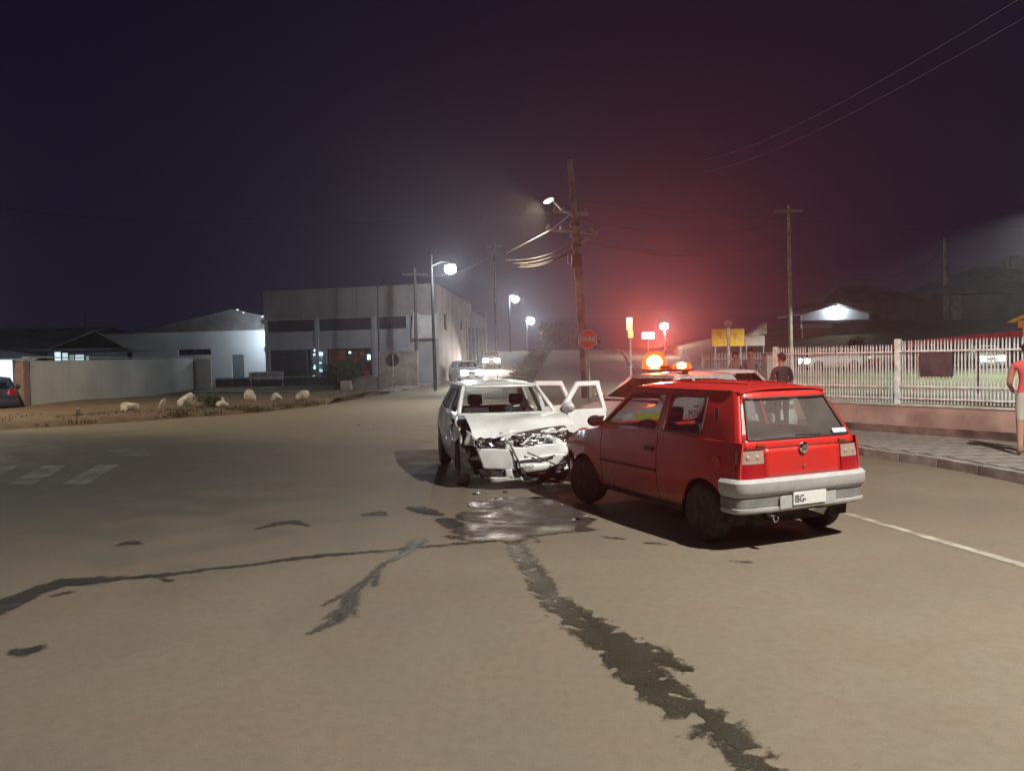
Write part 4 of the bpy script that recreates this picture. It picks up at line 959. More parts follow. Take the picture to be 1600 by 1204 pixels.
# main leaning utility pole with transformer clutter
UP = thing('utility_pole', 'tall leaning concrete utility pole with cables, behind the octagonal stop sign', 'utility pole', (0, 0, 0))
pb, ptp = A(917, 632, 35), A(891, 250, 35)
pb = Vector((pb.x, 35, 0)); axis = lambda py: A(lerp(891, 915, (py - 250) / 340), py, 35)
obj('shaft', tb([pb, axis(540), axis(380), ptp], [.235, .20, .165, .12], 14), M['pole'], UP, smooth_=40)
for py, w_ in ((332, 1.1), (362, 1.5)):
    c = axis(py); obj('crossarm', bx(-w_, w_ * .7, -.06, .06, -.05, .05, Matrix.Translation(c) @ Matrix.Rotation(.5, 4, 'Z')), M['pole'], UP)
    for t in (-w_ + .1, -w_ * .5, w_ * .6):
        b = BM(); lathe(b, [(.05, .05), (.07, .1), (.04, .14), (.06, .18), (.02, .24)], 8, M=Matrix.Translation(c) @ Matrix.Rotation(.5, 4, 'Z') @ Matrix.Translation((t, 0, 0))); obj('insulator', b, mat('porcelain', (.3, .2, .16), .3) if t == w_ * .6 and py == 332 else M['galv'], UP)
c = axis(409); obj('cable_box', bx(-.28, .16, -.42, -.22, -.28, .28, Matrix.Translation(c)), M['darkmetal'], UP, bevel=.03)
c = axis(400); obj('drop_cable', tb([c + Vector((-.2, -.3, .3)), c + Vector((-.42, -.35, .1)), c + Vector((-.42, -.35, -.35)), c + Vector((-.2, -.3, -.5))], .03, 6), M['galv'], UP)
c = axis(352)
for k in range(3): obj('clamp', bx(-.22, .22, -.26, .2, -.05, .05, Matrix.Translation(axis(352 + k * 16))), M['darkmetal'], UP)
c = axis(386); obj('bracket', tb([c, A(935, 361, 34.7)], .07, 6), M['pole'], UP)
# its lamp arm
lp = A(857, 313, 33); c = axis(336); r = thing('street_lamp', 'street lamp on a short arm of the leaning utility pole', 'street lamp', (0, 0, 0))
obj('arm', tb([c, A(878, 328, 34.2), lp + Vector((.15, 0, .05))], .045, 8), M['galv'], r)
b = BM(); Mx = Matrix.Translation(lp) @ Matrix.Rotation(2.2, 4, 'Z') @ Matrix.Rotation(.25, 4, 'Y') @ Matrix.Diagonal((1.7, 1, .8, 1))
lathe(b, [(0, .12), (.14, .09), (.19, 0), (.17, -.03)], 12, M=Mx); h = obj('lamp_head', b, M['galv'], r, smooth_=40)
b = BM(); lathe(b, [(.15, -.03), (.1, -.08), (0, -.10)], 12, M=Mx); obj('lens', b, emit('sodium_lens', (1, .9, .72), 30), h)
point_light('lamp_light', lp + Vector((-.25, -.3, -.3)), 2600, (1.0, .84, .56), r, .1, 118, (-9, 27, 0), .5)
# other poles
def simple_pole(px, pyt, pyb, Y, rad, label, mt, arms=0, zb=0):
    t = A(px, pyt, Y); bpt = A(px + .019 * (pyb - pyt), pyb, Y); r = thing('utility_pole', label, 'utility pole', (bpt.x, Y, zb), 0, 'dim utility poles')
    obj('shaft', tb([(0, 0, -.1), (t.x - bpt.x, 0, t.z - zb)], [rad, rad * .65], 10), mt, r, smooth_=40)
    for k in range(arms): obj('crossarm', bx(-.8, .8, -.05, .05, -.05, .05, Matrix.Translation((t.x - bpt.x, 0, t.z - zb - .35 - k * .6))), mt, r)
    return r
simple_pole(648, 420, 598, 50, .13, 'dark utility pole at the corner of the two-storey building', M['rail_dark'], 1)
simple_pole(590, 430, 595, 51, .07, 'thin dark pole in front of the brown shopfront', M['rail_dark'])
simple_pole(772, 380, 556, 90, .17, 'dim utility pole beside the far end of the long building', M['pole'], 2)
simple_pole(134, 478, 566, 58, .07, 'thin dark mast rising above the sheds on the left', M['rail_dark'])
simple_pole(1232, 320, 545, 44, .12, 'tall thin utility pole rising behind the fence, left of the lit gable', M['pole'], 1, .6)
simple_pole(1478, 372, 440, 86, .38, 'stout pole in front of the hipped roof house', M['pole'], 1, 3)
# cables
def wire(a, b, sag, label, rad=.016, n=14, group='overhead cables'):
    pts = [a.lerp(b, i / n) - Vector((0, 0, sag * 4 * (i / n) * (1 - i / n))) for i in range(n + 1)]
    o = obj('cable', tube(BM(), pts, rad, 5), M['wire2'], smooth_=60); tag(o, label, 'cable', group); return o
M['wire2'] = mat('weathered_cable', (.045, .04, .04), .6)
c0 = axis(318)
wire(axis(312), A(1620, 352, 46), .5, 'cable running from the top of the leaning pole to the right edge')
wire(axis(340), A(1232, 345, 44), .7, 'cable between the leaning pole and the tall thin pole')
wire(axis(372), A(1232, 372, 44), .9, 'lower cable between the leaning pole and the tall thin pole', .022)
for k, (py, q) in enumerate([(376, (788, 407, 26)), (379, (800, 412, 27)), (383, (812, 415, 28)), (386, (806, 418, 27))]):
    wire(axis(py), A(*q), .25, ['thick bundled cable leaving the leaning pole towards the left', 'second cable of the bundle on the left of the leaning pole', 'third cable of the bundle, with a deeper sag', 'lowest cable of the bundle left of the leaning pole'][k], .02)
wire(axis(340), A(790, 397, 27), .0, 'straight stay wire sloping down left from the leaning pole', .022)
wire(axis(330), A(-40, 318, 60), 1.0, 'faint cable crossing the sky from the leaning pole to the left edge', .02)
wire(A(772, 392, 90), A(648, 432, 50), .8, 'faint cable between the building corner pole and the next pole up the street', .02)
wire(A(772, 392, 90), axis(330), .8, 'faint cable from the leaning pole up the hill street', .02)
wire(A(1100, 250, 60), A(1640, -30, 16), .6, 'upper one of two faint cables slanting across the top right sky', .005)
wire(A(1100, 268, 60), A(1640, 5, 16), .6, 'lower one of two faint cables slanting across the top right sky', .005)
wire(A(1232, 430, 44), A(1478, 392, 86), 1.4, 'cable hanging between the tall thin pole and the stout pole', .03)
wire(A(806, 534, 106), A(905, 540, 100), .4, 'faint cable low above the hill street', .03)
# ================================================================== SIGNS
def octa(r, a0=math.pi / 8, n=8): return [(r * math.cos(a0 + 2 * math.pi * k / n), r * math.sin(a0 + 2 * math.pi * k / n)) for k in range(n)]
P = A(918, 530, 31.5); r = thing('stop_sign', 'red octagonal stop sign reading PARE in front of the leaning pole', 'stop sign', (P.x, P.y, 0))
z = P.z
obj('post', tb([(.02, .03, 0), (.02, .03, z + .3)], .035, 8), M['galv'], r)
pt = obj('plate', prism(BM(), [(x, q + z) for x, q in octa(.40)], -.012, .0), M['white_text'], r)
obj('face', prism(BM(), [(x, q + z) for x, q in octa(.368)], -.02, -.0125), M['stop_red'], pt)
text('lettering', 'PARE', .27, M['white_text'], pt, (0, -.023, z), (R_(90), 0, 0), bold=.008)
P = A(613, 562, 46.5); r = thing('round_sign', 'round dark sign on a thin pale post, facing away, before the pale garden wall', 'road sign', (P.x, P.y, 0), .1)
obj('post', tb([(.0, -.03, 0), (.04, -.03, P.z + .34)], .035, 8), M['fence_white'], r)
b = BM(); lathe(b, [(0, -.012), (.39, -.012), (.40, 0), (.39, .012), (0, .012)], 28, axis='y', M=Matrix.Translation((0, .02, P.z))); obj('plate', b, mat('sign_back', (.07, .07, .075), .6, .3), r)
P = A(984, 506, 42); r = thing('street_name_sign', 'pair of small pale yellow signs stacked on a thin post', 'sign', (P.x, P.y, 0))
M['pale_yellow'] = mat('pale_yellow_sign', (.85, .74, .38), .5)
obj('post', tb([(.05, .05, 0), (.02, .05, P.z + .3)], .045, 8), M['galv'], r)
obj('plate', bx(-.17, .13, -.02, 0, P.z - .33, P.z + .33), M['pale_yellow'], r); q = A(986.5, 522, 42); obj('plate', bx(-.1, .18, -.02, 0, q.z - .2, q.z + .2), M['pale_yellow'], r)
point_light('sign_fill_light', (0, -.7, P.z + .5), 150, (1, .9, .6), r, .05)  # added light without a fixture, brightens both sign plates
# ================================================================== PEOPLE
def person(label, loc, rz, H=1.75, top=(.2, .2, .2), bottom=(.05, .05, .06), lean=0, arms=None, skin='skin', shorts=False, legs=0.0, sleeveless=False, scale_w=1.0, turn=0, name='person'):
    """a standing person: one skinned body surface; faces local -y"""
    root = thing(name, label, 'person', loc, rz); k = H / 1.75
    arms = arms or (((-.27, .02, 1.12), (-.26, -.08, .88)), ((.27, .02, 1.12), (.26, -.08, .88)))
    J = {}; V = []; E = []; Rr = []
    def v(n, p, r):
        J[n] = len(V); V.append(Vector(p) * k); Rr.append(r * k)
    def e(a, b): E.append((J[a], J[b]))
    v('pel', (0, 0, .95), (.135 * scale_w)); v('waist', (0, -.005, 1.10), .125 * scale_w); v('chest', (0, -lean * .5, 1.28), .15 * scale_w); v('upch', (0, -lean * .7, 1.41), .125 * scale_w)
    v('neck', (0, -lean * .8 - .005, 1.50), .055); v('jaw', (0, -lean - .03, 1.575), .068); v('head', (0, -lean - .015, 1.655), .088); v('crown', (0, -lean - .01, 1.71), .066)
    for a, b in (('pel', 'waist'), ('waist', 'chest'), ('chest', 'upch'), ('upch', 'neck'), ('neck', 'jaw'), ('jaw', 'head'), ('head', 'crown')): e(a, b)
    for s, nm in ((-1, 'L'), (1, 'R')):
        el, ha = arms[0 if s < 0 else 1]
        v('sh' + nm, (s * .185 * scale_w, -lean * .6, 1.42), .062); v('el' + nm, el, .044); v('wr' + nm, ha, .03)
        hd = (Vector(ha) - Vector(el)).normalized(); v('pa' + nm, Vector(ha) + hd * .07, .036)
        for a, b in (('upch', 'sh' + nm), ('sh' + nm, 'el' + nm), ('el' + nm, 'wr' + nm), ('wr' + nm, 'pa' + nm)): e(a, b)
        for q in range(4):
            sd = Vector((0, 1, 0)) * (q - 1.5) * .02; v(f'f{q}{nm}', Vector(ha) + hd * .12 + sd, .0105); v(f'g{q}{nm}', Vector(ha) + hd * (.16 - abs(q - 1.3) * .008) + sd * 1.2 + Vector((-s * .02, 0, 0)), .009)
            e('pa' + nm, f'f{q}{nm}'); e(f'f{q}{nm}', f'g{q}{nm}')
        v('th' + nm, Vector(ha) + hd * .05 + Vector((0, -.05, 0)), .011); e('pa' + nm, 'th' + nm)
        o_ = legs * s
        v('hip' + nm, (s * .095, 0, .90), .095); v('kn' + nm, (s * .10, -.02 + o_ * .5, .50), .062); v('an' + nm, (s * .105, .02 + o_, .10), .042); v('ft' + nm, (s * .11, -.03 + o_, .045), .042); v('to' + nm, (s * .125, -.15 + o_, .035), .035)
        for a, b in (('pel', 'hip' + nm), ('hip' + nm, 'kn' + nm), ('kn' + nm, 'an' + nm), ('an' + nm, 'ft' + nm), ('ft' + nm, 'to' + nm)): e(a, b)
    me = bpy.data.meshes.new('body'); me.from_pydata([tuple(p) for p in V], E, []); o = link_mesh('body', me, None, root)
    sk = o.modifiers.new('s', 'SKIN'); sk.use_smooth_shade = True
    for i, d in enumerate(me.skin_vertices[0].data): d.radius = (Rr[i], Rr[i] * (.78 if i in (0, 1, 2, 3) else 1)); d.use_root = (i == 0)
    o.modifiers.new('u', 'SUBSURF').levels = 2; o.modifiers['u'].render_levels = 2
    # body colours: zones by height and distance from the axis, in a material (skin / shirt / trousers)
    m, n, p = nmat('person_surface'); N, L = n.nodes, n.links
    tc = N.new('ShaderNodeTexCoord'); sp_ = N.new('ShaderNodeSeparateXYZ'); L.new(tc.outputs['Object'], sp_.inputs[0])
    def gt(src, val):
        q = N.new('ShaderNodeMath'); q.operation = 'GREATER_THAN'; L.new(src, q.inputs[0]); q.inputs[1].default_value = val; return q.outputs[0]
    def mx(f, a, b):
        x = N.new('ShaderNodeMix'); x.data_type = 'RGBA'; L.new(f, x.inputs['Factor'])
        for nm, c in (('A', a), ('B', b)):
            if isinstance(c, tuple): x.inputs[nm].default_value = (*c, 1)
            else: L.new(c, x.inputs[nm])
        return x.outputs['Result']
    sc_ = (.42, .24, .17) if skin == 'skin' else (.30, .16, .11)
    c = mx(gt(sp_.outputs['Z'], (.56 if shorts else .1) * k), sc_ if shorts else (.03, .03, .03), bottom)
    c = mx(gt(sp_.outputs['Z'], .985 * k), c, top); c = mx(gt(sp_.outputs['Z'], 1.49 * k), c, sc_)
    ab = N.new('ShaderNodeMath'); ab.operation = 'ABSOLUTE'; L.new(sp_.outputs['X'], ab.inputs[0])
    if sleeveless: c = mx(gt(ab.outputs[0], .20 * k * scale_w), c, sc_)
    else:
        lo = N.new('ShaderNodeMath'); lo.operation = 'LESS_THAN'; L.new(sp_.outputs['Z'], lo.inputs[0]); lo.inputs[1].default_value = 1.2 * k
        an = N.new('ShaderNodeMath'); an.operation = 'MULTIPLY'; L.new(lo.outputs[0], an.inputs[0]); L.new(gt(ab.outputs[0], .215 * k * scale_w), an.inputs[1]); c = mx(an.outputs[0], c, sc_)
    L.new(c, p.inputs['Base Color']); p.inputs['Roughness'].default_value = .75; me.materials.append(m)
    # hair cap, ears, nose, eyes
    hy = -lean - .012
    bm = BM(); bmesh.ops.create_icosphere(bm, subdivisions=3, radius=.108 * k)
    for q in bm.verts: q.co.z *= 1.05; q.co.x *= .86
    bmesh.ops.delete(bm, geom=[q for q in bm.verts if q.co.z < -.01 * k - q.co.y * .7 * (1 if q.co.y < 0 else .9)], context='VERTS')
    h = obj('hair', bm, M['hair'], root, smooth_=60, fix=False); h.location = (0, hy * k, 1.672 * k); h.rotation_euler = (0, 0, turn)
    for s in (-1, 1):
        b = BM(); lathe(b, [(0, -.012), (.024, -.008), (.028, 0), (.018, .01), (0, .012)], 10, axis='x'); q = obj('ear', b, M[skin], root, smooth_=60); q.location = (s * .087 * k, hy * k, 1.63 * k)
        b = BM(); bmesh.ops.create_icosphere(b, subdivisions=1, radius=.012 * k); q = obj('eye', b, M['hair'], root); q.location = (s * .032 * k, (hy - .082) * k, 1.645 * k)
    b = BM(); prism(b, [(-.012, 0), (.012, 0), (.006, .045), (-.006, .045)], -.035, 0); q = obj('nose', b, M[skin], root, smooth_=60); q.location = (0, (hy - .072) * k, 1.60 * k)
    b = BM(); box(b, -.022, .022, -.004, .004, -.004, .004); q = obj('mouth', b, mat('lips', (.25, .08, .07), .6), root); q.location = (0, (hy - .085) * k, 1.575 * k)
    return root
def gp(px, Y, z=.14): q = A(px, 600, Y); return (q.x, Y, z)
PM = G(1600, 712, .14)
person('man in red and white sleeveless top and pale shorts at the right edge', (PM.x + .06, PM.y, .152), R_(150), 1.74, (.62, .10, .10), (.45, .43, .38), arms=(((-.28, .05, 1.14), (-.30, -.17, 1.02)), ((.25, -.05, 1.12), (.20, -.27, 1.02))), shorts=True, sleeveless=True, legs=.06, scale_w=1.05)
person('man in a pale vest seen behind the red car roof, nearer the thin white post', (*gp(1149, 20.6)[:2], .14), R_(35), 1.72, (.26, .20, .19), (.05, .05, .06), skin='skin_dark')
person('taller man in a grey shirt standing next to the white gate pillar', (*gp(1174, 20.2)[:2], .14), R_(-50), 1.80, (.20, .19, .20), (.06, .06, .08), skin='skin_dark')
person('person in dark clothes standing alone by the fence behind the red car', (*gp(1222, 15.9)[:2], .14), R_(195), 1.66, (.035, .02, .028), (.03, .03, .04), skin='skin_dark', arms=(((-.27, -.02, 1.16), (-.12, -.22, 1.22)), ((.27, -.02, 1.14), (.22, -.18, 1.0))))
#@@CARS
# ================================================================== VEHICLES
class Car:
    """local frame: X forward, Y left, Z up, origin on the ground under the middle"""
    def __init__(c, **k):
        c.__dict__.update(dict(W=[(.2, .70), (.35, .75), (.55, .775), (.78, .77), (.97, .735), (1.44, .565), (1.50, .55)],
            nose=[(.2, 1.74), (.6, 1.80), (.8, 1.76)], tail=[(.2, -1.70), (.6, -1.80), (.97, -1.765), (1.46, -1.50)],
            wind=[(.95, .83), (1.44, .24)], zb=[(-1.9, .98), (-1.2, .97), (.85, .93), (1.75, .80)], roof=1.52, redge=1.45, rcf=.16, rc=.14,
            sill=.24, wx=(1.14, -1.22), wr=.29, ar=.345, ty=.69, tw=.165, n=3.0, hood_drop=.035,
            glassM='glass', notch=None, sx=None), **k)
        c.xa = c.wx
    def Wz(c, z): return pl(c.W, z)
    def S(c, x, z, d=0):
        """half width of the side at (x,z)"""
        w = c.Wz(z); nx, tx = pl(c.nose, z), pl(c.tail, z)
        w -= .10 * max(0, (x - (nx - .75)) / .75) ** 2.2
        w -= .03 * max(0, ((tx + .7) - x) / .7) ** 2
        return w - d
    def arch(c, x):
        z = c.sill
        for w in c.xa:
            if abs(x - w) < c.ar: z = max(z, c.wr + math.sqrt(c.ar ** 2 - (x - w) ** 2) * .98)
        return z
    def capx(c, y, z, front, W=None):
        """x of front/rear skin at lateral y"""
        if front: xe = pl(c.nose, z); rc = c.rcf; W = W or c.S(xe - rc, z)
        else: xe = pl(c.tail, z); rc = c.rc; W = W or c.S(xe + rc, z)
        q = min(1, abs(y) / W); b = 1 - (1 - q ** c.n) ** (1 / c.n)
        return xe - rc * b if front else xe + rc * b
    def side(c, root, s, x0, x1, z0, z1, name, mt, nx=None, nz=7, rim=.02, off=0):
        f0 = z0 if callable(z0) else (lambda x: z0); f1 = z1 if callable(z1) else (lambda x: z1)
        nx = nx or max(3, int(abs(x1 - x0) / .035))
        def fn(u, v, d):
            x = lerp(x0, x1, u); z = lerp(f0(x), f1(x), v)
            if z < f0(x): z = f0(x)
            return Vector((x, s * (c.S(x, z) + off - d), z))
        return obj(name, grid(fn, nx, nz, rim), mt, root, smooth_=40)
    def cap(c, root, front, y0, y1, z0, z1, name, mt, ny=24, nz=6, rim=.02, off=0, hole=None):
        sg = 1 if front else -1
        f0 = z0 if callable(z0) else (lambda y: z0); f1 = z1 if callable(z1) else (lambda y: z1)
        def P(y, z, d):
            if not front: W = c.S(pl(c.tail, z) + c.rc, z)
            else: W = c.S(pl(c.nose, z) - c.rcf, z)
            yy = y * W if c_rel else min(W, max(-W, y))
            return Vector((c.capx(yy, z, front) + sg * (off - d), yy, z))
        c_rel = isinstance(y0, str) or (abs(y0) == 1.0 and abs(y1) == 1.0)
        def fn(u, v, d):
            a = lerp(y0, y1, u)
            if c_rel: a = math.sin(a * math.pi / 2) ; 
            z = lerp(f0(a), f1(a), v); return P(a, z, d)
        return obj(name, grid(fn, ny, nz, rim), mt, root, smooth_=40)
    def poly_side(c, root, s, outer, holes, name, mt, th=.035, off=0.0):
        loops = [outer] + holes; flat = [p for l in loops for p in l]
        tris = tessellate_polygon([[Vector((p[0], p[1], 0)) for p in l] for l in loops])
        bm = BM(); a = [bm.verts.new((x, s * (c.S(x, z) + off), z)) for x, z in flat]; b = [bm.verts.new((x, s * (c.S(x, z) + off - th), z)) for x, z in flat]
        for t in tris:
            try: bm.faces.new([a[i] for i in t]); bm.faces.new([b[i] for i in t][::-1])
            except ValueError: pass
        k = 0
        for l in loops:
            n = len(l)
            for i in range(n): bm.faces.new((a[k + i], a[k + (i + 1) % n], b[k + (i + 1) % n], b[k + i]))
            k += n
        return obj(name, bm, mt, root, smooth_=35)
    def pane_side(c, root, s, poly, name='side_window', mt=None, off=-.012):
        bm = BM(); bm.faces.new([bm.verts.new((x, s * (c.S(x, z) + off), z)) for x, z in poly]); return obj(name, bm, mt or M[c.glassM], root)
    def wheel(c, root, x, s, steer=0, mt=None, rimmat=None, cap=True, name='wheel'):
        w = empty(name, (x, s * (c.ty + .0), c.wr), 0); w.parent = root; w.rotation_euler = (0, 0, steer)
        r, t = c.wr, c.tw / 2
        prof = [(r * .62, -t), (r * .9, -t * 1.0), (r * .97, -t * .8), (r, -t * .5), (r, t * .5), (r * .97, t * .8), (r * .9, t), (r * .62, t)]
        tr = obj('tyre', lathe(BM(), prof, 36, 'y'), mt or M['rubber'], w, smooth_=30)
        o_ = s
        prof = [(r * .64, o_ * t * .9), (r * .60, o_ * t * .75), (r * .5, o_ * t * .35), (r * .3, o_ * t * .55), (r * .16, o_ * t * .75), (0, o_ * t * .78)]
        b = lathe(BM(), prof, 28, 'y'); lathe(b, [(r * .64, -o_ * t * .9), (r * .3, -o_ * t * .5), (0, -o_ * t * .5)], 20, 'y')
        rm = obj('rim', b, rimmat or M['rim'], w, smooth_=30)
        b = BM()
        for k in range(8):
            a = k * math.pi / 4; box(b, -.022, .022, min(o_ * t * .5, o_ * t * .62), max(o_ * t * .5, o_ * t * .62), r * .36, r * .5, Matrix.Rotation(a, 4, 'Y'))
        obj('rim_slots', b, M['under'], w)
        return w
    def wrap(c, root, front, xs, prof, name, mt, n=30, zs=.5, drop=None):
        """bumper: sweep profile (offset,z) round the end of the car from x=xs on one side to the other"""
        xe = pl(c.nose, zs) if front else pl(c.tail, zs); rc = c.rcf if front else c.rc; sg = 1 if front else -1
        xc = xe - sg * rc; path = []
        for i in range(5): x = lerp(xs, xc, i / 5); path.append((x, c.S(x, zs)))
        W = c.S(xc, zs)
        for i in range(n + 1):
            a = i / n * math.pi; ca, sa = math.cos(a), math.sin(a)
            y = W * math.copysign(abs(ca) ** (2 / c.n), ca); x = xc + sg * rc * abs(sa) ** (2 / c.n); path.append((x, y))
        for i in range(4, -1, -1): x = lerp(xs, xc, i / 5); path.append((x, -c.S(x, zs)))
        P = [Vector((p[0], p[1], 0)) for p in path]; bm = BM(); rows = []
        for i, p in enumerate(P):
            d = (P[min(i + 1, len(P) - 1)] - P[max(i - 1, 0)]).normalized(); nrm = Vector((d.y, -d.x, 0)) * (-sg if not front else -1) * 1
            nrm = Vector((d.y, -d.x, 0));
            if nrm.dot(Vector((p.x - 0, p.y, 0)).normalized()) < 0: nrm = -nrm
            rows.append([bm.verts.new(p + nrm * o + Vector((0, 0, z + (drop(p) if drop else 0)))) for o, z in prof])
        for r0, r1 in zip(rows, rows[1:]):
            for i in range(len(prof) - 1): bm.faces.new((r0[i], r0[i + 1], r1[i + 1], r1[i]))
        bm.faces.new(rows[0]); bm.faces.new(rows[-1])
        return obj(name, bm, mt, root, smooth_=40)
    def roof_(c, root, mt, name='roof'):
        xf, xr = pl(c.wind, c.redge) , pl(c.tail, c.redge) if c.notch is None else c.notch[0]
        def fn(u, v, d):
            x = lerp(xr, xf, u); q = v * 2 - 1; W = c.S(x, c.redge)
            e = 1 - .55 * (abs(u - .5) * 2) ** 6 * .6
            return Vector((x + (.05 * (1 - q * q) * (1 if u > .5 else -.3) * abs(u - .5) * 2), q * W, c.redge + (c.roof - c.redge) * (1 - abs(q) ** 3.2) * (1 - .45 * abs(u * 2 - 1) ** 4) - d))
        return obj(name, grid(fn, 16, 18, .02), mt, root, smooth_=50)
    def hood_(c, root, mt, name='hood'):
        x0 = pl(c.wind, c.zb_at(.8)) - .02 if False else c.wind[0][1] + .03
        x1 = pl(c.nose, .8) - .03
        def fn(u, v, d):
            q = v * 2 - 1; x = lerp(x0, x1, u); z = pl(c.zb, x); W = c.S(x, z) - .012
            if u > .55: x = lerp(x0, c.capx(q * W * .98, pl(c.zb, x1), True) - .03, u)
            return Vector((x, q * W, z + c.hood_drop * (1 - abs(q) ** 3) - .03 * max(0, u - .85) / .15 - d))
        return obj(name, grid(fn, 20, 18, .03), mt, root, smooth_=50)
    def zb_at(c, x): return pl(c.zb, x)
    def windscreen(c, root, mt, frame=.055, name='windscreen', glass=None):
        z0, z1 = c.wind[0][0], c.wind[-1][0]
        def P(q, z, d=0):
            W = c.S(pl(c.wind, z) - .05, z); x = pl(c.wind, z) + .10 * (1 - q * q) - .10 + .02; return Vector((x - d, q * W, z))
        bm = BM(); n = 14
        def quad(qa, qb, za, zb_, k=n):
            for i in range(k):
                a, b = lerp(qa, qb, i / k), lerp(qa, qb, (i + 1) / k)
                bm.faces.new([bm.verts.new(P(*t)) for t in ((a, za), (b, za), (b, zb_), (a, zb_))])
        f = frame
        quad(-1, 1, z0, z0 + f * .5); quad(-1, 1, z1 - f * .6, z1 + .01)
        quad(-1, -1 + f * 1.6, z0 + f * .5, z1 - f * .6, 2); quad(1 - f * 1.6, 1, z0 + f * .5, z1 - f * .6, 2)
        bmesh.ops.remove_doubles(bm, verts=bm.verts, dist=.001)
        o = obj('windscreen_frame', bm, mt, root, smooth_=40); m = o.modifiers.new('s', 'SOLIDIFY'); m.thickness = .025; m.offset = 0
        bm = BM(); grid(lambda u, v, d: P(lerp(-1 + f * 1.5, 1 - f * 1.5, u), lerp(z0 + f * .45, z1 - f * .55, v), .012), 12, 4, bm=bm)
        return obj(name, bm, glass or M[c.glassM], root, smooth_=60)
    def interior(c, root, seats=True, mt=None, rear=True):
        mt = mt or M['cloth']; x0, x1 = c.tail[1][1] + .12, c.wind[0][1] + .55
        obj('cabin_floor', bx(c.wx[1] + c.ar + .02, c.wx[0] - c.ar - .02, -c.Wz(.4) + .05, c.Wz(.4) - .05, c.sill - .02, c.sill + .05), M['under'], root)
        obj('underbody', bx(c.tail[1][1] + .2, c.nose[0][1] - .25, -.50, .50, .20, .50), M['under'], root)
        bm = BM(); W = c.Wz(.9) - .06; prism(bm, [(c.wind[0][1] + .05, c.wind[0][0] - .04), (c.wind[0][1] + .05, .5), (c.wind[0][1] - .25, .55), (c.wind[0][1] - .38, .80), (c.wind[0][1] - .3, c.wind[0][0] - .02)], -W, W)
        obj('dashboard', bm, M['black'], root, bevel=.02)
        if not seats: return
        fx_ = c.wind[-1][1] - .12
        for s in (-1, 1):
            y = s * .34; st = empty('front_seat'); st.parent = root
            obj('cushion', bx(fx_ - .05, fx_ + .45, y - .23, y + .23, .34, .54), mt, st, bevel=.04)
            Mx = Matrix.Translation((fx_ - .05, y, .5)) @ Matrix.Rotation(-.30, 4, 'Y')
            obj('backrest', bx(-.12, 0, -.22, .22, 0, .58, Mx), mt, st, bevel=.05); obj('headrest', bx(-.11, -.02, -.12, .12, .62, .80, Mx), mt, st, bevel=.04)
            obj('headrest_post', bx(-.07, -.05, -.05, .05, .56, .64, Mx), M['dullmetal'], st)
        sw = obj('steering_wheel', (lambda b: (b, [tube(b, [Vector((0, .18 * math.cos(a), .18 * math.sin(a))) for a in [k * math.pi / 9 for k in range(19)]], .016, 6, False)])[0])(BM()), M['black'], root)
        sw.location = (c.wind[0][1] - .42, .34, .90); sw.rotation_euler = (0, -.45, 0)
        if rear:
            xb = c.wx[1] + .12; r = empty('rear_seat'); r.parent = root
            obj('cushion', bx(xb, xb + .5, -.6, .6, .34, .54), mt, r, bevel=.04); Mx = Matrix.Translation((xb, 0, .5)) @ Matrix.Rotation(-.35, 4, 'Y')
            obj('backrest', bx(-.12, 0, -.6, .6, 0, .55, Mx), mt, r, bevel=.05)
            if getattr(c, 'shelf', 0): obj('parcel_shelf', bx(pl(c.tail, .95) + .06, xb - .1, -.6, .6, .88, .90), M['black'], root)
    def liners(c, root):
        for x in c.wx:
            for s in (-1, 1):
                bm = BM(); R2 = c.ar + .004; rows = []
                for k in range(15):
                    a = lerp(-.25, math.pi + .25, k / 14); rows.append([bm.verts.new((x + R2 * math.cos(a), s * yy, c.wr + R2 * math.sin(a))) for yy in (c.Wz(.6) - .02, .42)])
                for a, b in zip(rows, rows[1:]): bm.faces.new((a[0], a[1], b[1], b[0]))
                bm.faces.new([r[1] for r in rows]); obj('wheel_housing', bm, M['under'], root)
    def mirror(c, root, s, mt, x=None, z=None, size=1.0):
        x = c.wind[0][1] - .10 if x is None else x; z = z or c.wind[0][0] + .05; W = c.S(x, z)
        m = obj('side_mirror', (lambda b: (bmesh.ops.create_icosphere(b, subdivisions=3, radius=1), b)[1])(BM()), mt, root, smooth_=60)
        m.scale = (.055 * size, .10 * size, .065 * size); m.location = (x, s * (W + .09 * size), z + .02)
        b = BM(); box(b, -1.02, -.96, -.75, .75, -.7, .7); obj('mirror_glass', b, M['chrome'], m)
        obj('mirror_arm', tb([(x + .01, s * (W - .01), z - .02), (x, s * (W + .06), z)], .02, 6), M['black'], root)
def bumper_profile(z0, z1, o=.045): return [(-.05, z0), (o * .6, z0 - .005), (o, z0 + .05), (o * 1.05, (z0 + z1) / 2), (o * .95, z1 - .04), (o * .5, z1), (-.05, z1 + .005)]
def carthing(name, label, cat, X, Y, hx, hy, z=0, group=None):
    return thing(name, label, cat, (X, Y, z), math.atan2(hy, hx), group)

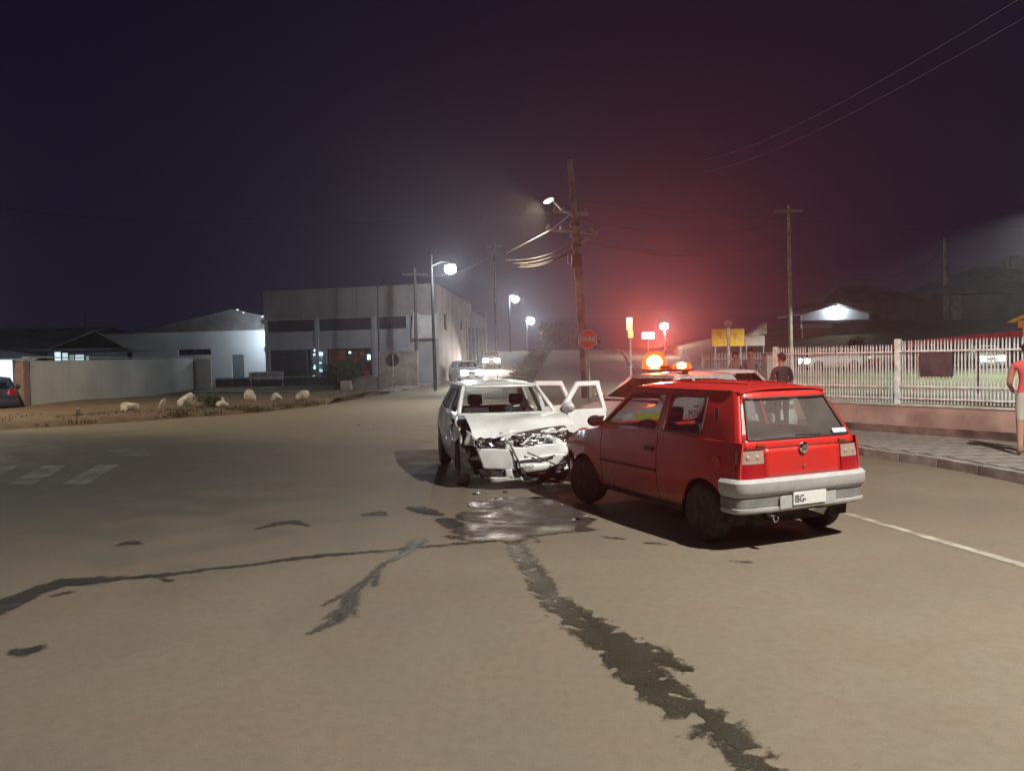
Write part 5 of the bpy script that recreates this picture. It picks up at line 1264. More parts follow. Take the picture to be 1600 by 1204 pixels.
# ------------------------------------------------ red three-door hatchback (hero)
c = Car(W=[(.2, .69), (.35, .74), (.55, .77), (.78, .765), (1.0, .735), (1.46, .56), (1.53, .545)], roof=1.525, redge=1.455,
        tail=[(.2, -1.70), (.62, -1.77), (.98, -1.745), (1.46, -1.50)], zb=[(-1.9, 1.0), (-1.2, 1.0), (.80, .965), (1.72, .82)], wind=[(.985, .84), (1.455, .27)], wr=.285, sill=.27, shelf=1, n=4.2, rc=.09)
RC = carthing('hatchback', 'red three-door hatchback with grey rear bumper crashed nose-first into the white car', 'car', 2.03, 8.95, math.cos(1.985), math.sin(1.985))
red = M['red']
bt = lambda x: pl(c.zb, x)
for s in (-1, 1):
    hole_win = [(.66, 1.045), (-.40, 1.035), (-.40, 1.40), (.22, 1.40)] ; rear_win = [(-.50, 1.035), (-1.16, 1.04), (-1.10, 1.39), (-.50, 1.40)]
    # greenhouse side with two windows
    outer = [(.83, bt(.83)), (.4, bt(.4)), (0, bt(0)), (-.46, bt(-.46)), (-.9, bt(-.9)), (-1.3, bt(-1.3)), (pl(c.tail, 1.0) + c.rc, 1.0), (pl(c.tail, 1.2) + c.rc, 1.2), (pl(c.tail, 1.455) + c.rc, 1.455), (-.8, 1.455), (-.2, 1.455), (.27, 1.455)]
    c.poly_side(RC, s, outer, [hole_win, rear_win], 'greenhouse_frame', red)
    c.pane_side(RC, s, hole_win); c.pane_side(RC, s, rear_win, 'quarter_window')
    for hw in (hole_win, rear_win):
        n = len(hw); b = BM()
        pts = [Vector((x, s * (c.S(x, z) + .003), z)) for x, z in hw]; tube(b, pts + [pts[0]], .010, 5, False); obj('window_seal', b, M['black'], RC)
    dz0 = .30
    dr = c.side(RC, s, -.44, .70, dz0, bt, 'door', red, rim=.022)
    b = BM(); x0 = -.30; prism(b, [(x0 - .075, .80), (x0 + .075, .80), (x0 + .075, .845), (x0 - .075, .845)], s * (c.S(x0, .82) - .002), s * (c.S(x0, .82) + .018)); obj('handle', b, M['black'], dr, bevel=.006)
    q = BM(); xx = [lerp(-.44, .70, i / 10) for i in range(11)]
    tube(q, [(x, s * (c.S(x, .60) + .004), .60) for x in xx], .014, 6); obj('door_trim', q, M['black'], dr)
    c.side(RC, s, -1.74, -.455, lambda x: c.arch(x) if x > -1.22 - c.ar else .60, bt, 'rear_quarter_panel', red, rim=.02)
    c.side(RC, s, .715, 1.66, c.arch, lambda x: bt(x) if x < 1.5 else lerp(bt(1.5), .78, (x - 1.5) / .16), 'front_wing', red, rim=.02)
    c.side(RC, s, -.86, .80, .235, .295, 'sill_panel', M['black'], nz=2, rim=.05)
    c.mirror(RC, s, M['black'], size=1.05 if s > 0 else 1)
    b = BM(); x0 = -1.28
    if s > 0: lathe(b, [(0, .0), (.065, .0), (.065, -.006)], 18, axis='y', M=Matrix.Translation((-1.42, c.S(-1.42, .80) + .002, .80)))
    else: box(b, -1.45, -1.30, -c.S(-1.4, .8) - .004, -c.S(-1.4, .8) + .0, .74, .88)
    obj('fuel_flap', b, red, RC, bevel=.004)
    obj('gutter_strip', tb([(x, s * (c.S(x, 1.455) + .004), 1.458) for x in (.27, -.2, -.8, -1.3, -1.41)], .011, 5), M['black'], RC)
    # vertical seam of the rear pillar with its vent
    obj('pillar_vent', (lambda b: box(b, -1.335, -1.29, s * (c.S(-1.31, 1.2)) - .004, s * (c.S(-1.31, 1.2)) + .004, 1.02, 1.30, Matrix.Identity(4)))(BM()), M['black'], RC)
roof = c.roof_(RC, red)
for y in (-.25, .25): obj('roof_rib', tb([(x, y, c.roof + .002 - (.012 if abs(x + .6) > .7 else 0)) for x in (.1, -.2, -.6, -1.0, -1.3)], .008, 5), red, RC)
obj('antenna', tb([(.18, .3, 1.50), (-.25, .3, 1.72)], .004, 5), M['black'], RC)
for s in (-1, 1): c.side(RC, s, -1.60, .80, lambda x: max(.32, c.arch(x)), lambda x: bt(x) - .015, 'door_lining', M['black'], off=-.035, rim=0)
for s in (-1, 1):
    lin = [(x, z) for x, z in outer]
    o = c.poly_side(RC, s, outer, [[(x, z) for x, z in hole_win], [(x, z) for x, z in rear_win]], 'pillar_lining', M['cloth'], .004, -.042)
c.hood_(RC, red); c.windscreen(RC, red); c.interior(RC); c.liners(RC)
for wx, s, st in ((c.wx[0], 1, .25), (c.wx[0], -1, .25), (c.wx[1], 1, 0), (c.wx[1], -1, 0)):
    c.wheel(RC, wx, s, st, mt=M['dusty_rubber'] if False else M['rubber'])
# tailgate: block grid with window
TG = empty('tailgate'); TG.parent = RC
def capP(y, z, d=0): return Vector((c.capx(y, z, False) + d, y, z))
def tail_block(ya, yb, za, zb_, nu=10, nv=6, rim=0, off=0, bm=None):
    """ya,yb functions of z"""
    return grid(lambda u, v, d: capP(lerp(ya(lerp(za, zb_, v)), yb(lerp(za, zb_, v)), u), lerp(za, zb_, v), d - off), nu, nv, rim, bm)
Wt = lambda z: c.S(pl(c.tail, z) + c.rc, z)
edge = lambda z: Wt(z) - .035
wy = lambda z: lerp(.615, .50, (z - 1.02) / .37)        # half width of the rear window
b = tail_block(lambda z: -.465, lambda z: .465, .665, .935, 14, 6)
tail_block(lambda z: -edge(z), lambda z: edge(z), .935, 1.02, 24, 3, bm=b)
tail_block(lambda z: -edge(z), lambda z: -wy(z), 1.02, 1.39, 8, 6, bm=b); tail_block(lambda z: wy(z), lambda z: edge(z), 1.02, 1.39, 8, 6, bm=b)
tail_block(lambda z: -edge(z), lambda z: edge(z), 1.39, 1.452, 24, 3, bm=b)
bmesh.ops.remove_doubles(b, verts=b.verts, dist=.0015)
o = obj('tailgate_skin', b, red, TG, smooth_=40); m = o.modifiers.new('s', 'SOLIDIFY'); m.thickness = .03; m.offset = -1
b = BM(); tail_block(lambda z: -wy(z) - .01, lambda z: wy(z) + .01, 1.01, 1.40, 16, 4, bm=b, off=-.012); obj('rear_window', b, M['glass_veiled'], TG, smooth_=60)
for zt in (1.03, 1.38): pass
b = BM(); loop = [capP(lerp(-wy(1.02), wy(1.02), i / 12), 1.02) for i in range(13)] + [capP(lerp(wy(1.39), -wy(1.39), i / 12), 1.39) for i in range(13)]
tube(b, [p + Vector((-.002, 0, 0)) for p in loop + [loop[0]]], .013, 6, False); obj('window_seal', b, M['black'], TG)
for y, z, s in ((.60, .90, 1), (-.60, .90, -1)):
    pass
for s in (-1, 1):
    y = s * .50; b = BM(); box(b, -.05, .05, -.006, .012, -.012, .012); h = obj('hinge_bump', b, red, TG, bevel=.006); h.location = capP(y, .975) + Vector((-.01, 0, 0)); h.rotation_euler = (0, 0, R_(90))
# emblem, lock, sticker
b = BM(); lathe(b, [(0, .012), (.045, .010), (.052, .004), (.052, -.004)], 24, axis='x', M=Matrix.Identity(4)); em = obj('emblem', b, M['chrome'], TG, smooth_=40); em.location = capP(0, .925) + Vector((-.016, 0, 0)); em.rotation_euler = (0, 0, math.pi)
for k in range(4): e2 = obj('emblem_bar', bx(-.003, .003, -.004, .004, -.03, .03), M['dullmetal'], TG); e2.location = em.location + Vector((-.014, -.022 + k * .015, 0)); e2.rotation_euler = (.35, 0, 0)
b = BM(); lathe(b, [(0, 0), (.014, 0), (.014, -.01)], 12, axis='x'); lk = obj('lock', b, M['dullmetal'], TG); lk.location = capP(-.0, .755) + Vector((-.006, 0, 0))
b = BM(); box(b, -.002, .002, -.085, .085, -.022, .022); stk = obj('sticker', b, M['white_text'], TG); q = capP(-.50, 1.06); stk.location = q + Vector((-.016, 0, 0)); stk.rotation_euler = (0, .5, 0)
b = BM(); box(b, -.003, .003, -.30, .02, -.006, .006); wp = obj('wiper', b, M['black'], TG); wp.location = capP(.05, 1.045) + Vector((-.02, 0, 0)); wp.rotation_euler = (.03, 0, 0)
# inner tail panel and lamps
b = tail_block(lambda z: -Wt(z) * .999, lambda z: Wt(z) * .999, .60, .96, 30, 4, off=-.018); obj('rear_panel', b, red, RC, smooth_=40)
for sg in (-1, 1): obj('pillar_skin', grid(lambda u, v, d: capP(sg * lerp(edge(lerp(.95, 1.455, v)) + .006, Wt(lerp(.95, 1.455, v)), u), lerp(.95, 1.455, v)), 4, 8), red, RC, smooth_=40)
for s in (-1, 1):
    tl = empty('tail_light'); tl.parent = RC
    ya, yb = (lambda z: s * .475), (lambda z: s * Wt(z) * .9995)
    b = tail_block(ya, yb, .805, .925, 14, 3, .02, .008); obj('reversing_lens', b, M['lens_white'], tl, smooth_=40)
    b = tail_block(ya, yb, .668, .80, 14, 3, .02, .008); obj('red_lens', b, M['lens_red'], tl, smooth_=40)
    for y in (.54, .64):
        b = BM(); bmesh.ops.create_icosphere(b, subdivisions=2, radius=.028); q = obj('bulb', b, M['lens_white'], tl, smooth_=60); q.location = capP(s * y, .86) + Vector((-.004, 0, 0)); q.scale = (.4, 1, 1)
# rear bumper
bp = c.wrap(RC, False, -1.22 - c.ar + .02, [(-.05, .36), (.03, .35), (.06, .375), (.062, .40), (.045, .405), (.040, .50), (.065, .52), (.085, .56), (.085, .64), (.06, .668), (-.02, .672)], 'rear_bumper', M['grey_plastic'])
xb = c.capx(0, .45, False) - .06
c.wrap(bp, False, -1.22 - c.ar + .03, [(.046, .408), (.050, .412), (.050, .495), (.044, .498)], 'grey_band', M['grey_band'])
rc_ = obj('plate_recess', bx(xb - .012, xb + .03, -.34, .32, .385, .56), M['black'], bp)
obj('recess_face', bx(xb - .020, xb - .012, -.34, .34, .380, .50), M['grey_plastic'], bp)
pl_ = obj('number_plate', bx(xb - .034, xb - .024, -.205, .195, .405, .525), M['plate'], bp, bevel=.003)
t = text('plate_text', 'IBG-', .095, M['plate_ink'], bp, (xb - .036, .185, .460), (R_(90), 0, R_(-90)), align='LEFT', bold=.001, sx=.8)
ex = obj('exhaust', (lambda b: (lathe(b, [(.020, .12), (.026, .12), (.032, 0), (.032, -.06), (.022, -.062), (.020, .1)], 18, axis='x'), b)[1])(BM()), M['chrome'], RC, smooth_=30); ex.location = (-1.79, .42, .305)
ex.rotation_euler = (0, 0, 0)
obj('exhaust_pipe', tb([(-1.70, .42, .305), (-1.2, .40, .30), (-.9, .2, .27), (.6, .15, .25)], .028, 8), M['dullmetal'], RC)
b = BM(); bm_v = [b.verts.new(p) for p in ((-1.80, -.02, .345), (-1.79, -.26, .345), (-1.70, -.30, .255))]; b.faces.new(bm_v); o = obj('hanging_flap', b, M['grey_plastic'], RC); m = o.modifiers.new('s', 'SOLIDIFY'); m.thickness = .006
obj('silencer', (lambda b: (lathe(b, [(0, -.25), (.08, -.24), (.085, 0), (.08, .24), (0, .25)], 16, axis='y', M=Matrix.Translation((-1.52, .1, .32))), b)[1])(BM()), M['under'], RC)
obj('axle', tb([(c.wx[1], -.62, c.wr), (c.wx[1], .62, c.wr)], .035, 8), M['under'], RC)
# crushed front end of the red car
def crumple(bm, amp, sc_, seed, fall=None, axis=None):
    for v in bm.verts:
        w = fall(v.co) if fall else 1
        n = Vector((noise.noise(v.co * sc_ + Vector((seed, 0, 0))), noise.noise(v.co * sc_ + Vector((0, seed, 9))), noise.noise(v.co * sc_ + Vector((5, 0, seed)))))
        v.co += n * amp * w
def recrumple(o, amp, sc_, seed, fall=None):
    b = BM(); b.from_mesh(o.data); crumple(b, amp, sc_, seed, fall); b.to_mesh(o.data); b.free()
for o in RC.children:
    if o.type == 'MESH' and o.name.split('.')[0] in ('hood', 'front_wing'):
        recrumple(o, .14, 4.5, 3, lambda p: max(0, (p.x - 1.25) / .5) ** 1.2)
b = grid(lambda u, v, d: Vector((c.capx((u * 2 - 1) * .72, lerp(.3, .8, v), True) - .05 - .10 * math.sin(u * 3.1), (u * 2 - 1) * .72, lerp(.28, .82, v))), 26, 12); crumple(b, .12, 5, 4); obj('crushed_front', b, M['black'], RC, smooth_=25)
b = BM(); grid(lambda u, v, d: Vector((1.72 + .05 * math.sin(u * 8), lerp(-.7, .74, u), lerp(.34, .50, v))), 30, 4, bm=b); crumple(b, .13, 4, 8); o = obj('front_bumper', b, M['grey_band'], RC, smooth_=25); m = o.modifiers.new('s', 'SOLIDIFY'); m.thickness = .02
b = BM(); grid(lambda u, v, d: Vector((1.70, lerp(.44, .70, u), lerp(.62, .76, v))), 8, 5, bm=b); crumple(b, .05, 8, 2); o = obj('broken_headlight', b, M['chrome'], RC, smooth_=20)

# ------------------------------------------------ white wrecked hatchback (hero)
c2 = Car(W=[(.2, .74), (.38, .80), (.58, .83), (.78, .825), (.96, .79), (1.40, .60), (1.46, .58)], roof=1.475, redge=1.405, nose=[(.2, 1.82), (.55, 1.92), (.75, 1.86)], tail=[(.2, -1.78), (.6, -1.90), (.95, -1.86), (1.41, -1.45)],
         wind=[(.98, .95), (1.405, .26)], zb=[(-1.9, .98), (-1.1, .97), (.9, .93), (1.8, .76)], wx=(1.22, -1.26), wr=.30, ar=.355, ty=.73, tw=.185, sill=.25, n=2.8, rcf=.26, glassM='glass')
WC = carthing('wrecked_car', 'white hatchback with its front smashed in, bonnet buckled and two doors hanging open', 'car', -.24, 12.55, math.cos(-1.38), math.sin(-1.38))
wh = M['white']; c = c2; bt2 = lambda x: pl(c2.zb, x)
M['dent'] = M['white']
fw = [(.72, 1.02), (-.14, 1.01), (-.14, 1.355), (.27, 1.36)]; rw = [(-.22, 1.01), (-1.02, 1.02), (-.92, 1.34), (-.22, 1.355)]; qw = [(-1.10, 1.02), (-1.42, 1.05), (-1.22, 1.26), (-1.02, 1.33)]
outer = [(.95, bt2(.95)), (.4, bt2(.4)), (-.2, bt2(-.2)), (-.8, bt2(-.8)), (-1.3, bt2(-1.3)), (pl(c.tail, .98) + c.rc, .98), (pl(c.tail, 1.2) + c.rc, 1.2), (pl(c.tail, 1.405) + c.rc, 1.405), (-.8, 1.405), (-.2, 1.405), (.26, 1.405)]
c2.poly_side(WC, -1, outer, [fw, rw, qw], 'greenhouse_frame', wh)
for w_, nm in ((fw, 'side_window'), (rw, 'side_window'), (qw, 'quarter_window')): c2.pane_side(WC, -1, w_, nm, M['glass_tint'])
# left side: door openings, frame only
openL = [(.76, bt2(.76) + .01), (-1.06, bt2(-1.06) + .01), (-.93, 1.365), (.30, 1.37)]
c2.poly_side(WC, 1, outer, [openL], 'greenhouse_frame', wh)
b = BM(); x0 = -.18; prism(b, [(x0 - .035, .3), (x0 + .035, .3), (x0 + .035, 1.39), (x0 - .035, 1.39)], .60, .65); 
pbm = grid(lambda u, v, d: Vector((x0 + (u - .5) * .09, c2.S(x0, lerp(.3, 1.39, v)) - .02 - d, lerp(.3, 1.39, v))), 2, 10, .05); obj('centre_pillar', pbm, M['black'], WC); b.free()
for s in (-1, 1):
    c2.side(WC, s, -1.76, -1.04, lambda x: c2.arch(x), bt2, 'rear_quarter_panel', wh, rim=.02)
    c2.side(WC, s, -.9, .90, .22, .30, 'sill_panel', wh, nz=2, rim=.05)
c2.side(WC, -1, -.155, .79, .31, bt2, 'door', wh); c2.side(WC, -1, -1.03, -.17, lambda x: max(.31, c2.arch(x)), bt2, 'door', wh)
for o in [q for q in WC.children if q.name.split('.')[0] == 'door']:
    recrumple(o, .09, 3.4, 6, lambda p: smooth(-1.0, .8, p.x) * .9 + .1)
wg = c2.side(WC, -1, .80, 1.40, lambda x: c2.arch(x) + .02, bt2, 'front_wing', wh, rim=.02); recrumple(wg, .10, 3.6, 11, lambda p: smooth(.8, 1.3, p.x))
wg = c2.side(WC, 1, .80, 1.66, c2.arch, bt2, 'front_wing', wh, rim=.02); recrumple(wg, .20, 4.2, 17, lambda p: smooth(.8, 1.5, p.x))
c2.roof_(WC, wh); c2.windscreen(WC, wh, glass=M['glass']); c2.interior(WC); c2.liners(WC)
obj('antenna', tb([(.10, .0, 1.47), (.02, .0, 1.60)], .006, 5), M['black'], WC)
def opened_door(cc, root, x0, x1, win, hinge_deg, mt, name='door', zb0=.30, frame_top=1.40, mirror=False, top_in=.04, label=None):
    """left-hand door swung about its front edge x0"""
    dz = empty(name, (x0, cc.S(x0, .6), 0)); dz.parent = root; dz.rotation_euler = (0, 0, -R_(hinge_deg))
    if label: dz['label'] = label
    base = cc.S(x0, .6)
    def Pp(x, z, d=0): return Vector((x - x0, cc.S(x, z) - base - d, z))
    b = grid(lambda u, v, d: Pp(lerp(x0, x1, u), lerp(zb0, pl(cc.zb, lerp(x0, x1, u)) + .01, v), d), 14, 8, .05); o = obj('door_skin', b, mt, dz, smooth_=40)
    b = grid(lambda u, v, d: Pp(lerp(x0 - .02, x1 + .02, u), lerp(zb0 + .02, pl(cc.zb, x0) - .16, v), .06), 8, 5); obj('door_lining', b, M['black'], dz)
    (wx0, wz0), (wx1, wz1), (wx2, wz2), (wx3, wz3) = win
    outer = [(x0 + .03, pl(cc.zb, x0)), (x1 - .03, pl(cc.zb, x1)), (wx2 - .09, wz2 + .07), (wx3 + .02, wz3 + .07)]
    loops = [outer, win]; flat = outer + list(win)
    tr = tessellate_polygon([[Vector((p[0], p[1], 0)) for p in l] for l in loops]); b = BM()
    a_ = [b.verts.new(Pp(x, z)) for x, z in flat]; c_ = [b.verts.new(Pp(x, z, .04)) for x, z in flat]
    for t in tr: b.faces.new([a_[i] for i in t]); b.faces.new([c_[i] for i in t][::-1])
    k = 0
    for l in loops:
        n = len(l)
        for i in range(n): b.faces.new((a_[k + i], a_[k + (i + 1) % n], c_[k + (i + 1) % n], c_[k + i]))
        k += n
    obj('window_frame', b, mt, dz)
    b = BM(); b.faces.new([b.verts.new(Pp(x, z, .02)) for x, z in win]); obj('door_glass', b, M['glass_clear'], dz)
    if mirror:
        b = BM(); bmesh.ops.create_icosphere(b, subdivisions=3, radius=1); m = obj('side_mirror', b, M['white'], dz, smooth_=60); m.scale = (.07, .13, .085); m.location = Pp(x0 - .12, 1.05) + Vector((0, .13, 0))
    obj('handle', bx(-.08, .08, 0, .02, -.02, .02, Matrix.Translation(Pp(x1 + .14, .86))), M['black'], dz, bevel=.005)
    return dz
fwL = [(.66, 1.00), (-.12, 1.00), (-.12, 1.36), (.24, 1.36)]; rwL = [(-.28, 1.00), (-.98, 1.01), (-.90, 1.34), (-.28, 1.36)]
opened_door(c2, WC, .80, -.16, fwL, 66, wh, mirror=True, label='front door hanging wide open, seen from inside'); opened_door(c2, WC, -.20, -1.04, rwL, 52, wh, label='rear door hanging open behind the front door')
for wx, s, st, mt_ in ((c2.wx[0], -1, -.10, M['dusty_rubber']), (c2.wx[0], 1, .15, M['rubber']), (c2.wx[1], -1, 0, M['rubber']), (c2.wx[1], 1, 0, M['rubber'])):
    c2.wheel(WC, wx + (-.05 if wx > 0 else 0), s, st, mt=mt_)
# buckled bonnet
def hoodP(u, v, d):
    q = v * 2 - 1; x = lerp(.97, 1.62 - .10 * (q + 1) * .5, u)
    W = lerp(.70, lerp(.66, .84, v), u)
    z = lerp(1.0, .80, u ** 1.1) + .035 * math.sin(u * math.pi) + (.10 * max(0, q) * u) - .02 * math.sin(6 * u) * (1 - abs(q)) + .05 * math.sin(q * 2.6 + .5) * u
    z -= .05 * smooth(.8, 1, u)
    return Vector((x + .05 * math.sin(q * 3), q * W + .02, z - d * .3))
b = grid(hoodP, 22, 26, .04); crumple(b, .03, 3.0, 21, lambda p: smooth(1.3, 1.65, p.x)); o = obj('bonnet', b, wh, WC, smooth_=30)
# torn nose: everything in local coordinates of the wreck
def sheet_piece(name, P0, P1, P2, P3, nu, nv, amp, sc_, seed, mt, th=.008, par=None, sm=18):
    P0, P1, P2, P3 = map(Vector, (P0, P1, P2, P3))
    b = grid(lambda u, v, d: P0.lerp(P1, u).lerp(P3.lerp(P2, u), v), nu, nv); crumple(b, amp, sc_, seed)
    o = obj(name, b, mt, par or WC, smooth_=sm); m = o.modifiers.new('s', 'SOLIDIFY'); m.thickness = th; return o
M['bay'] = mat('engine_bay_grime', (.02, .018, .018), .6, 0, 20, .4)
M['torn_alu'] = mat('torn_bright_metal', (.50, .50, .48), .3, .85, 14, .2)
obj('engine_block', bx(.95, 1.50, -.62, .66, .18, .62), M['bay'], WC, bevel=.03)
sheet_piece('radiator', (1.60, -.55, .22), (1.60, .66, .22), (1.58, .66, .62), (1.58, -.55, .62), 24, 10, .06, 5, 3, M['bay'])
# headlight cluster, camera-left (car's right side)
sheet_piece('crossmember', (1.60, -.22, .48), (1.56, .70, .52), (1.48, .72, .84), (1.52, -.24, .80), 22, 8, .035, 6, 33, wh)
HLc = empty('headlight'); HLc.parent = WC; HLc['label'] = 'broken headlight cluster still hanging in place'
sheet_piece('reflector', (1.66, -.60, .56), (1.74, -.22, .58), (1.72, -.18, .70), (1.62, -.58, .72), 16, 8, .035, 14, 5, M['chrome'], .004, HLc)
for k in range(16):
    rr = random.Random(k); sheet_piece('lens_shard', *[(1.72 + rr.uniform(0, .05), -.56 + (k % 8) * .045 + rr.uniform(-.02, .02), .58 + (k // 8) * .06 + rr.uniform(-.03, .03)) for _ in range(4)], 1, 1, 0, 1, k, M['glass_clear'] if k % 2 else M['chrome'], .003, HLc)
HLr = empty('headlight'); HLr.parent = WC; HLr['label'] = 'shattered headlight beside the red car'
sheet_piece('reflector', (1.62, .42, .60), (1.50, .78, .62), (1.46, .80, .80), (1.60, .46, .72), 12, 8, .06, 12, 7, M['chrome'], .004, HLr)
# shredded grille and slam panel: many bright torn strips
rr = random.Random(12)
for k in range(44):
    y = rr.uniform(-.16, .68); z = rr.uniform(.56, .72) + .06 * (y > .3); L2 = rr.uniform(.06, .24); a = rr.uniform(-.25, .35); w_ = rr.uniform(.015, .05)
    d = Vector((0, math.cos(a), math.sin(a))) * L2; n_ = Vector((0, -math.sin(a), math.cos(a))) * w_; P0 = Vector((1.66 + rr.uniform(-.05, .06), y, z))
    sheet_piece('grille_shard', P0, P0 + d, P0 + d + n_, P0 + n_, 5, 2, .03, 16, k, [wh, M['torn_alu'], wh, wh, M['black']][k % 5], .006)
sheet_piece('grille_mesh', (1.64, -.18, .50), (1.60, .68, .54), (1.56, .68, .74), (1.62, -.18, .70), 26, 8, .05, 9, 31, wh)
sheet_piece('slam_panel', (1.55, -.55, .70), (1.52, .70, .74), (1.45, .72, .82), (1.48, -.56, .78), 26, 5, .04, 7, 37, wh)
# bumper skin, broken into pieces
BPs = empty('front_bumper'); BPs.parent = WC; BPs['label'] = 'split and sagging bumper skin'
sheet_piece('bumper_piece', (1.72, -.52, .30), (1.84, -.08, .28), (1.84, -.14, .57), (1.72, -.60, .57), 16, 10, .02, 4, 41, wh, .012, BPs, 30)
sheet_piece('bumper_piece', (1.84, -.10, .40), (1.74, .70, .46), (1.72, .74, .64), (1.84, -.12, .58), 20, 8, .035, 4, 43, wh, .012, BPs, 30)
sheet_piece('bumper_piece', (1.85, -.04, .22), (1.80, .52, .30), (1.78, .68, .48), (1.85, -.06, .43), 18, 8, .025, 5, 47, wh, .012, BPs, 30)
sheet_piece('bumper_piece', (1.78, -.42, .10), (1.88, .02, .14), (1.88, .0, .19), (1.80, -.46, .18), 12, 3, .03, 6, 49, wh, .012, BPs, 30)
sheet_piece('bumper_piece', (1.83, -.22, .18), (1.86, -.12, .18), (1.85, -.14, .30), (1.84, -.22, .30), 4, 6, .02, 6, 50, wh, .012, BPs, 30)
sheet_piece('fog_lamp_recess', (1.70, -.56, .17), (1.80, -.24, .18), (1.80, -.24, .29), (1.70, -.58, .29), 8, 4, .03, 9, 53, M['bay'], .01, BPs)
sheet_piece('fog_lamp_recess', (1.87, -.10, .19), (1.87, .04, .19), (1.87, -.03, .30), (1.86, -.05, .30), 6, 4, .01, 9, 55, M['bay'], .01, BPs)
sheet_piece('lower_grille', (1.80, .0, .10), (1.74, .66, .12), (1.74, .70, .24), (1.80, .0, .20), 20, 4, .05, 8, 57, M['black'], .01, BPs)
for k, (p0, p1) in enumerate([((1.86, -.16, .64), (1.90, .0, .22)), ((1.87, .08, .52), (1.84, .48, .33)), ((1.86, -.02, .40), (1.84, .48, .46)), ((1.85, .44, .30), (1.78, .76, .44)), ((1.88, -.04, .30), (1.88, .08, .15))]):
    p0, p1 = Vector(p0), Vector(p1); mid_ = p0.lerp(p1, .5) + Vector((.02, .02, -.01)); obj('broken_trim', tb([p0, mid_, p1], .012, 6), M['black'], BPs)
pp = sheet_piece('number_plate', (1.895, .03, .245), (1.875, .39, .27), (1.87, .39, .375), (1.89, .02, .35), 6, 2, .012, 5, 61, M['plate'], .004, BPs)
t = text('plate_text', 'MEP', .075, M['plate_ink'], BPs, (1.905, .045, .312), (R_(88), R_(-4), R_(90)), align='LEFT', sx=.9)
# dangling bits under the nose
for k in range(12):
    rr = random.Random(100 + k); y = rr.uniform(-.3, .85); z = rr.uniform(.05, .20); p0 = Vector((1.7 + rr.uniform(-.1, .12), y, z))
    sheet_piece('torn_piece', p0, p0 + Vector((0, rr.uniform(.08, .2), rr.uniform(-.05, .05))), p0 + Vector((.02, rr.uniform(.1, .2), rr.uniform(.02, .09))), p0 + Vector((0, 0, .04)), 3, 2, .02, 10, k, [M['bay'], M['black'], M['dullmetal']][k % 3], .006)
sheet_piece('torn_wing_edge', (1.50, -.74, .60), (1.66, -.62, .60), (1.62, -.60, .74), (1.48, -.70, .80), 8, 8, .06, 6, 71, wh, .006)
sheet_piece('torn_wing_edge', (1.30, .80, .5), (1.62, .74, .5), (1.55, .72, .8), (1.2, .76, .86), 14, 10, .12, 6, 73, M['torn_alu'], .006)
c2.cap(WC, False, -1.0, 1.0, .30, .97, 'tailgate', wh, nz=6)
b = grid(lambda u, v, d: Vector((c2.capx((u * 2 - 1) * c2.S(pl(c2.tail, lerp(.97, 1.40, v)) + c2.rc, lerp(.97, 1.40, v)) * .999, lerp(.97, 1.40, v), False), (u * 2 - 1) * c2.S(pl(c2.tail, lerp(.97, 1.40, v)) + c2.rc, lerp(.97, 1.40, v)) * .999, lerp(.97, 1.40, v))), 12, 4)
obj('rear_window', b, M['glass'], WC, smooth_=60)
# broken bits lying on the road between the two cars
rr = random.Random(77)
spots = [(745, 772), (760, 770), (790, 770), (840, 778), (905, 812), (915, 808), (870, 770), (775, 780), (880, 790), (835, 765), (560, 664), (583, 664), (1052, 668), (895, 815), (928, 812)]
for k, (px, py) in enumerate(spots):
    q = G(px, py); bm = BM(); n = 5; s_ = rr.uniform(.025, .06) if k not in (0, 10, 11) else .07
    vs = [bm.verts.new((s_ * rr.uniform(.5, 1) * math.cos(6.28 * i / n), s_ * rr.uniform(.5, 1.2) * math.sin(6.28 * i / n), rr.uniform(0, .01))) for i in range(n)]; bm.faces.new(vs)
    o = obj('debris_shard', bm, [M['chrome'], M['white'], M['black'], M['glass_clear']][k % 4]); m = o.modifiers.new('s', 'SOLIDIFY'); m.thickness = .006; o.location = (q.x, q.y, .012); o.rotation_euler = (rr.uniform(-.3, .3), rr.uniform(-.3, .3), rr.uniform(0, 6))
    tag(o, 'small broken car fragment lying on the road between the wrecks' if k not in (10, 11, 12) else ('small pale fragment lying alone on the far road left of the white car' if k < 12 else 'small fragment lying on the road beyond the red car'), 'debris', 'broken fragments on the road')
#@@MORECARS

def flat_front(c, root, paint, lit=None, dark='black'):
    """nose of an ordinary car: bumper, grille, headlights"""
    c.cap(root, True, -1.0, 1.0, .50, lambda y: pl(c.zb, pl(c.nose, .8) - .1), 'nose_panel', paint, nz=5)
    c.wrap(root, True, c.wx[0] + c.ar - .01, bumper_profile(.24, .54, .05), 'front_bumper', paint)
    xg = c.capx(0, .62, True)
    obj('grille', bx(xg - .03, xg + .012, -.30, .30, .56, .68), M[dark], root, bevel=.01); obj('lower_grille', bx(xg + .02, xg + .06, -.42, .42, .30, .42), M[dark], root, bevel=.01)
    for s in (-1, 1):
        y = s * .55; xh = c.capx(y, .66, True) + .005
        z0_, z1_, ya_ = (.50, .80, .30) if lit else (.58, .74, .36); b = BM(); grid(lambda u, v, d: Vector((c.capx(s * lerp(ya_, .72, u), .66, True) + .06 * bool(lit) + .012 - .01 * v - d, s * lerp(ya_, .72, u), lerp(z0_, z1_, v))), 8, 3, .03, b)
        obj('headlight', b, lit if lit else M['lens_white'], root, smooth_=50)
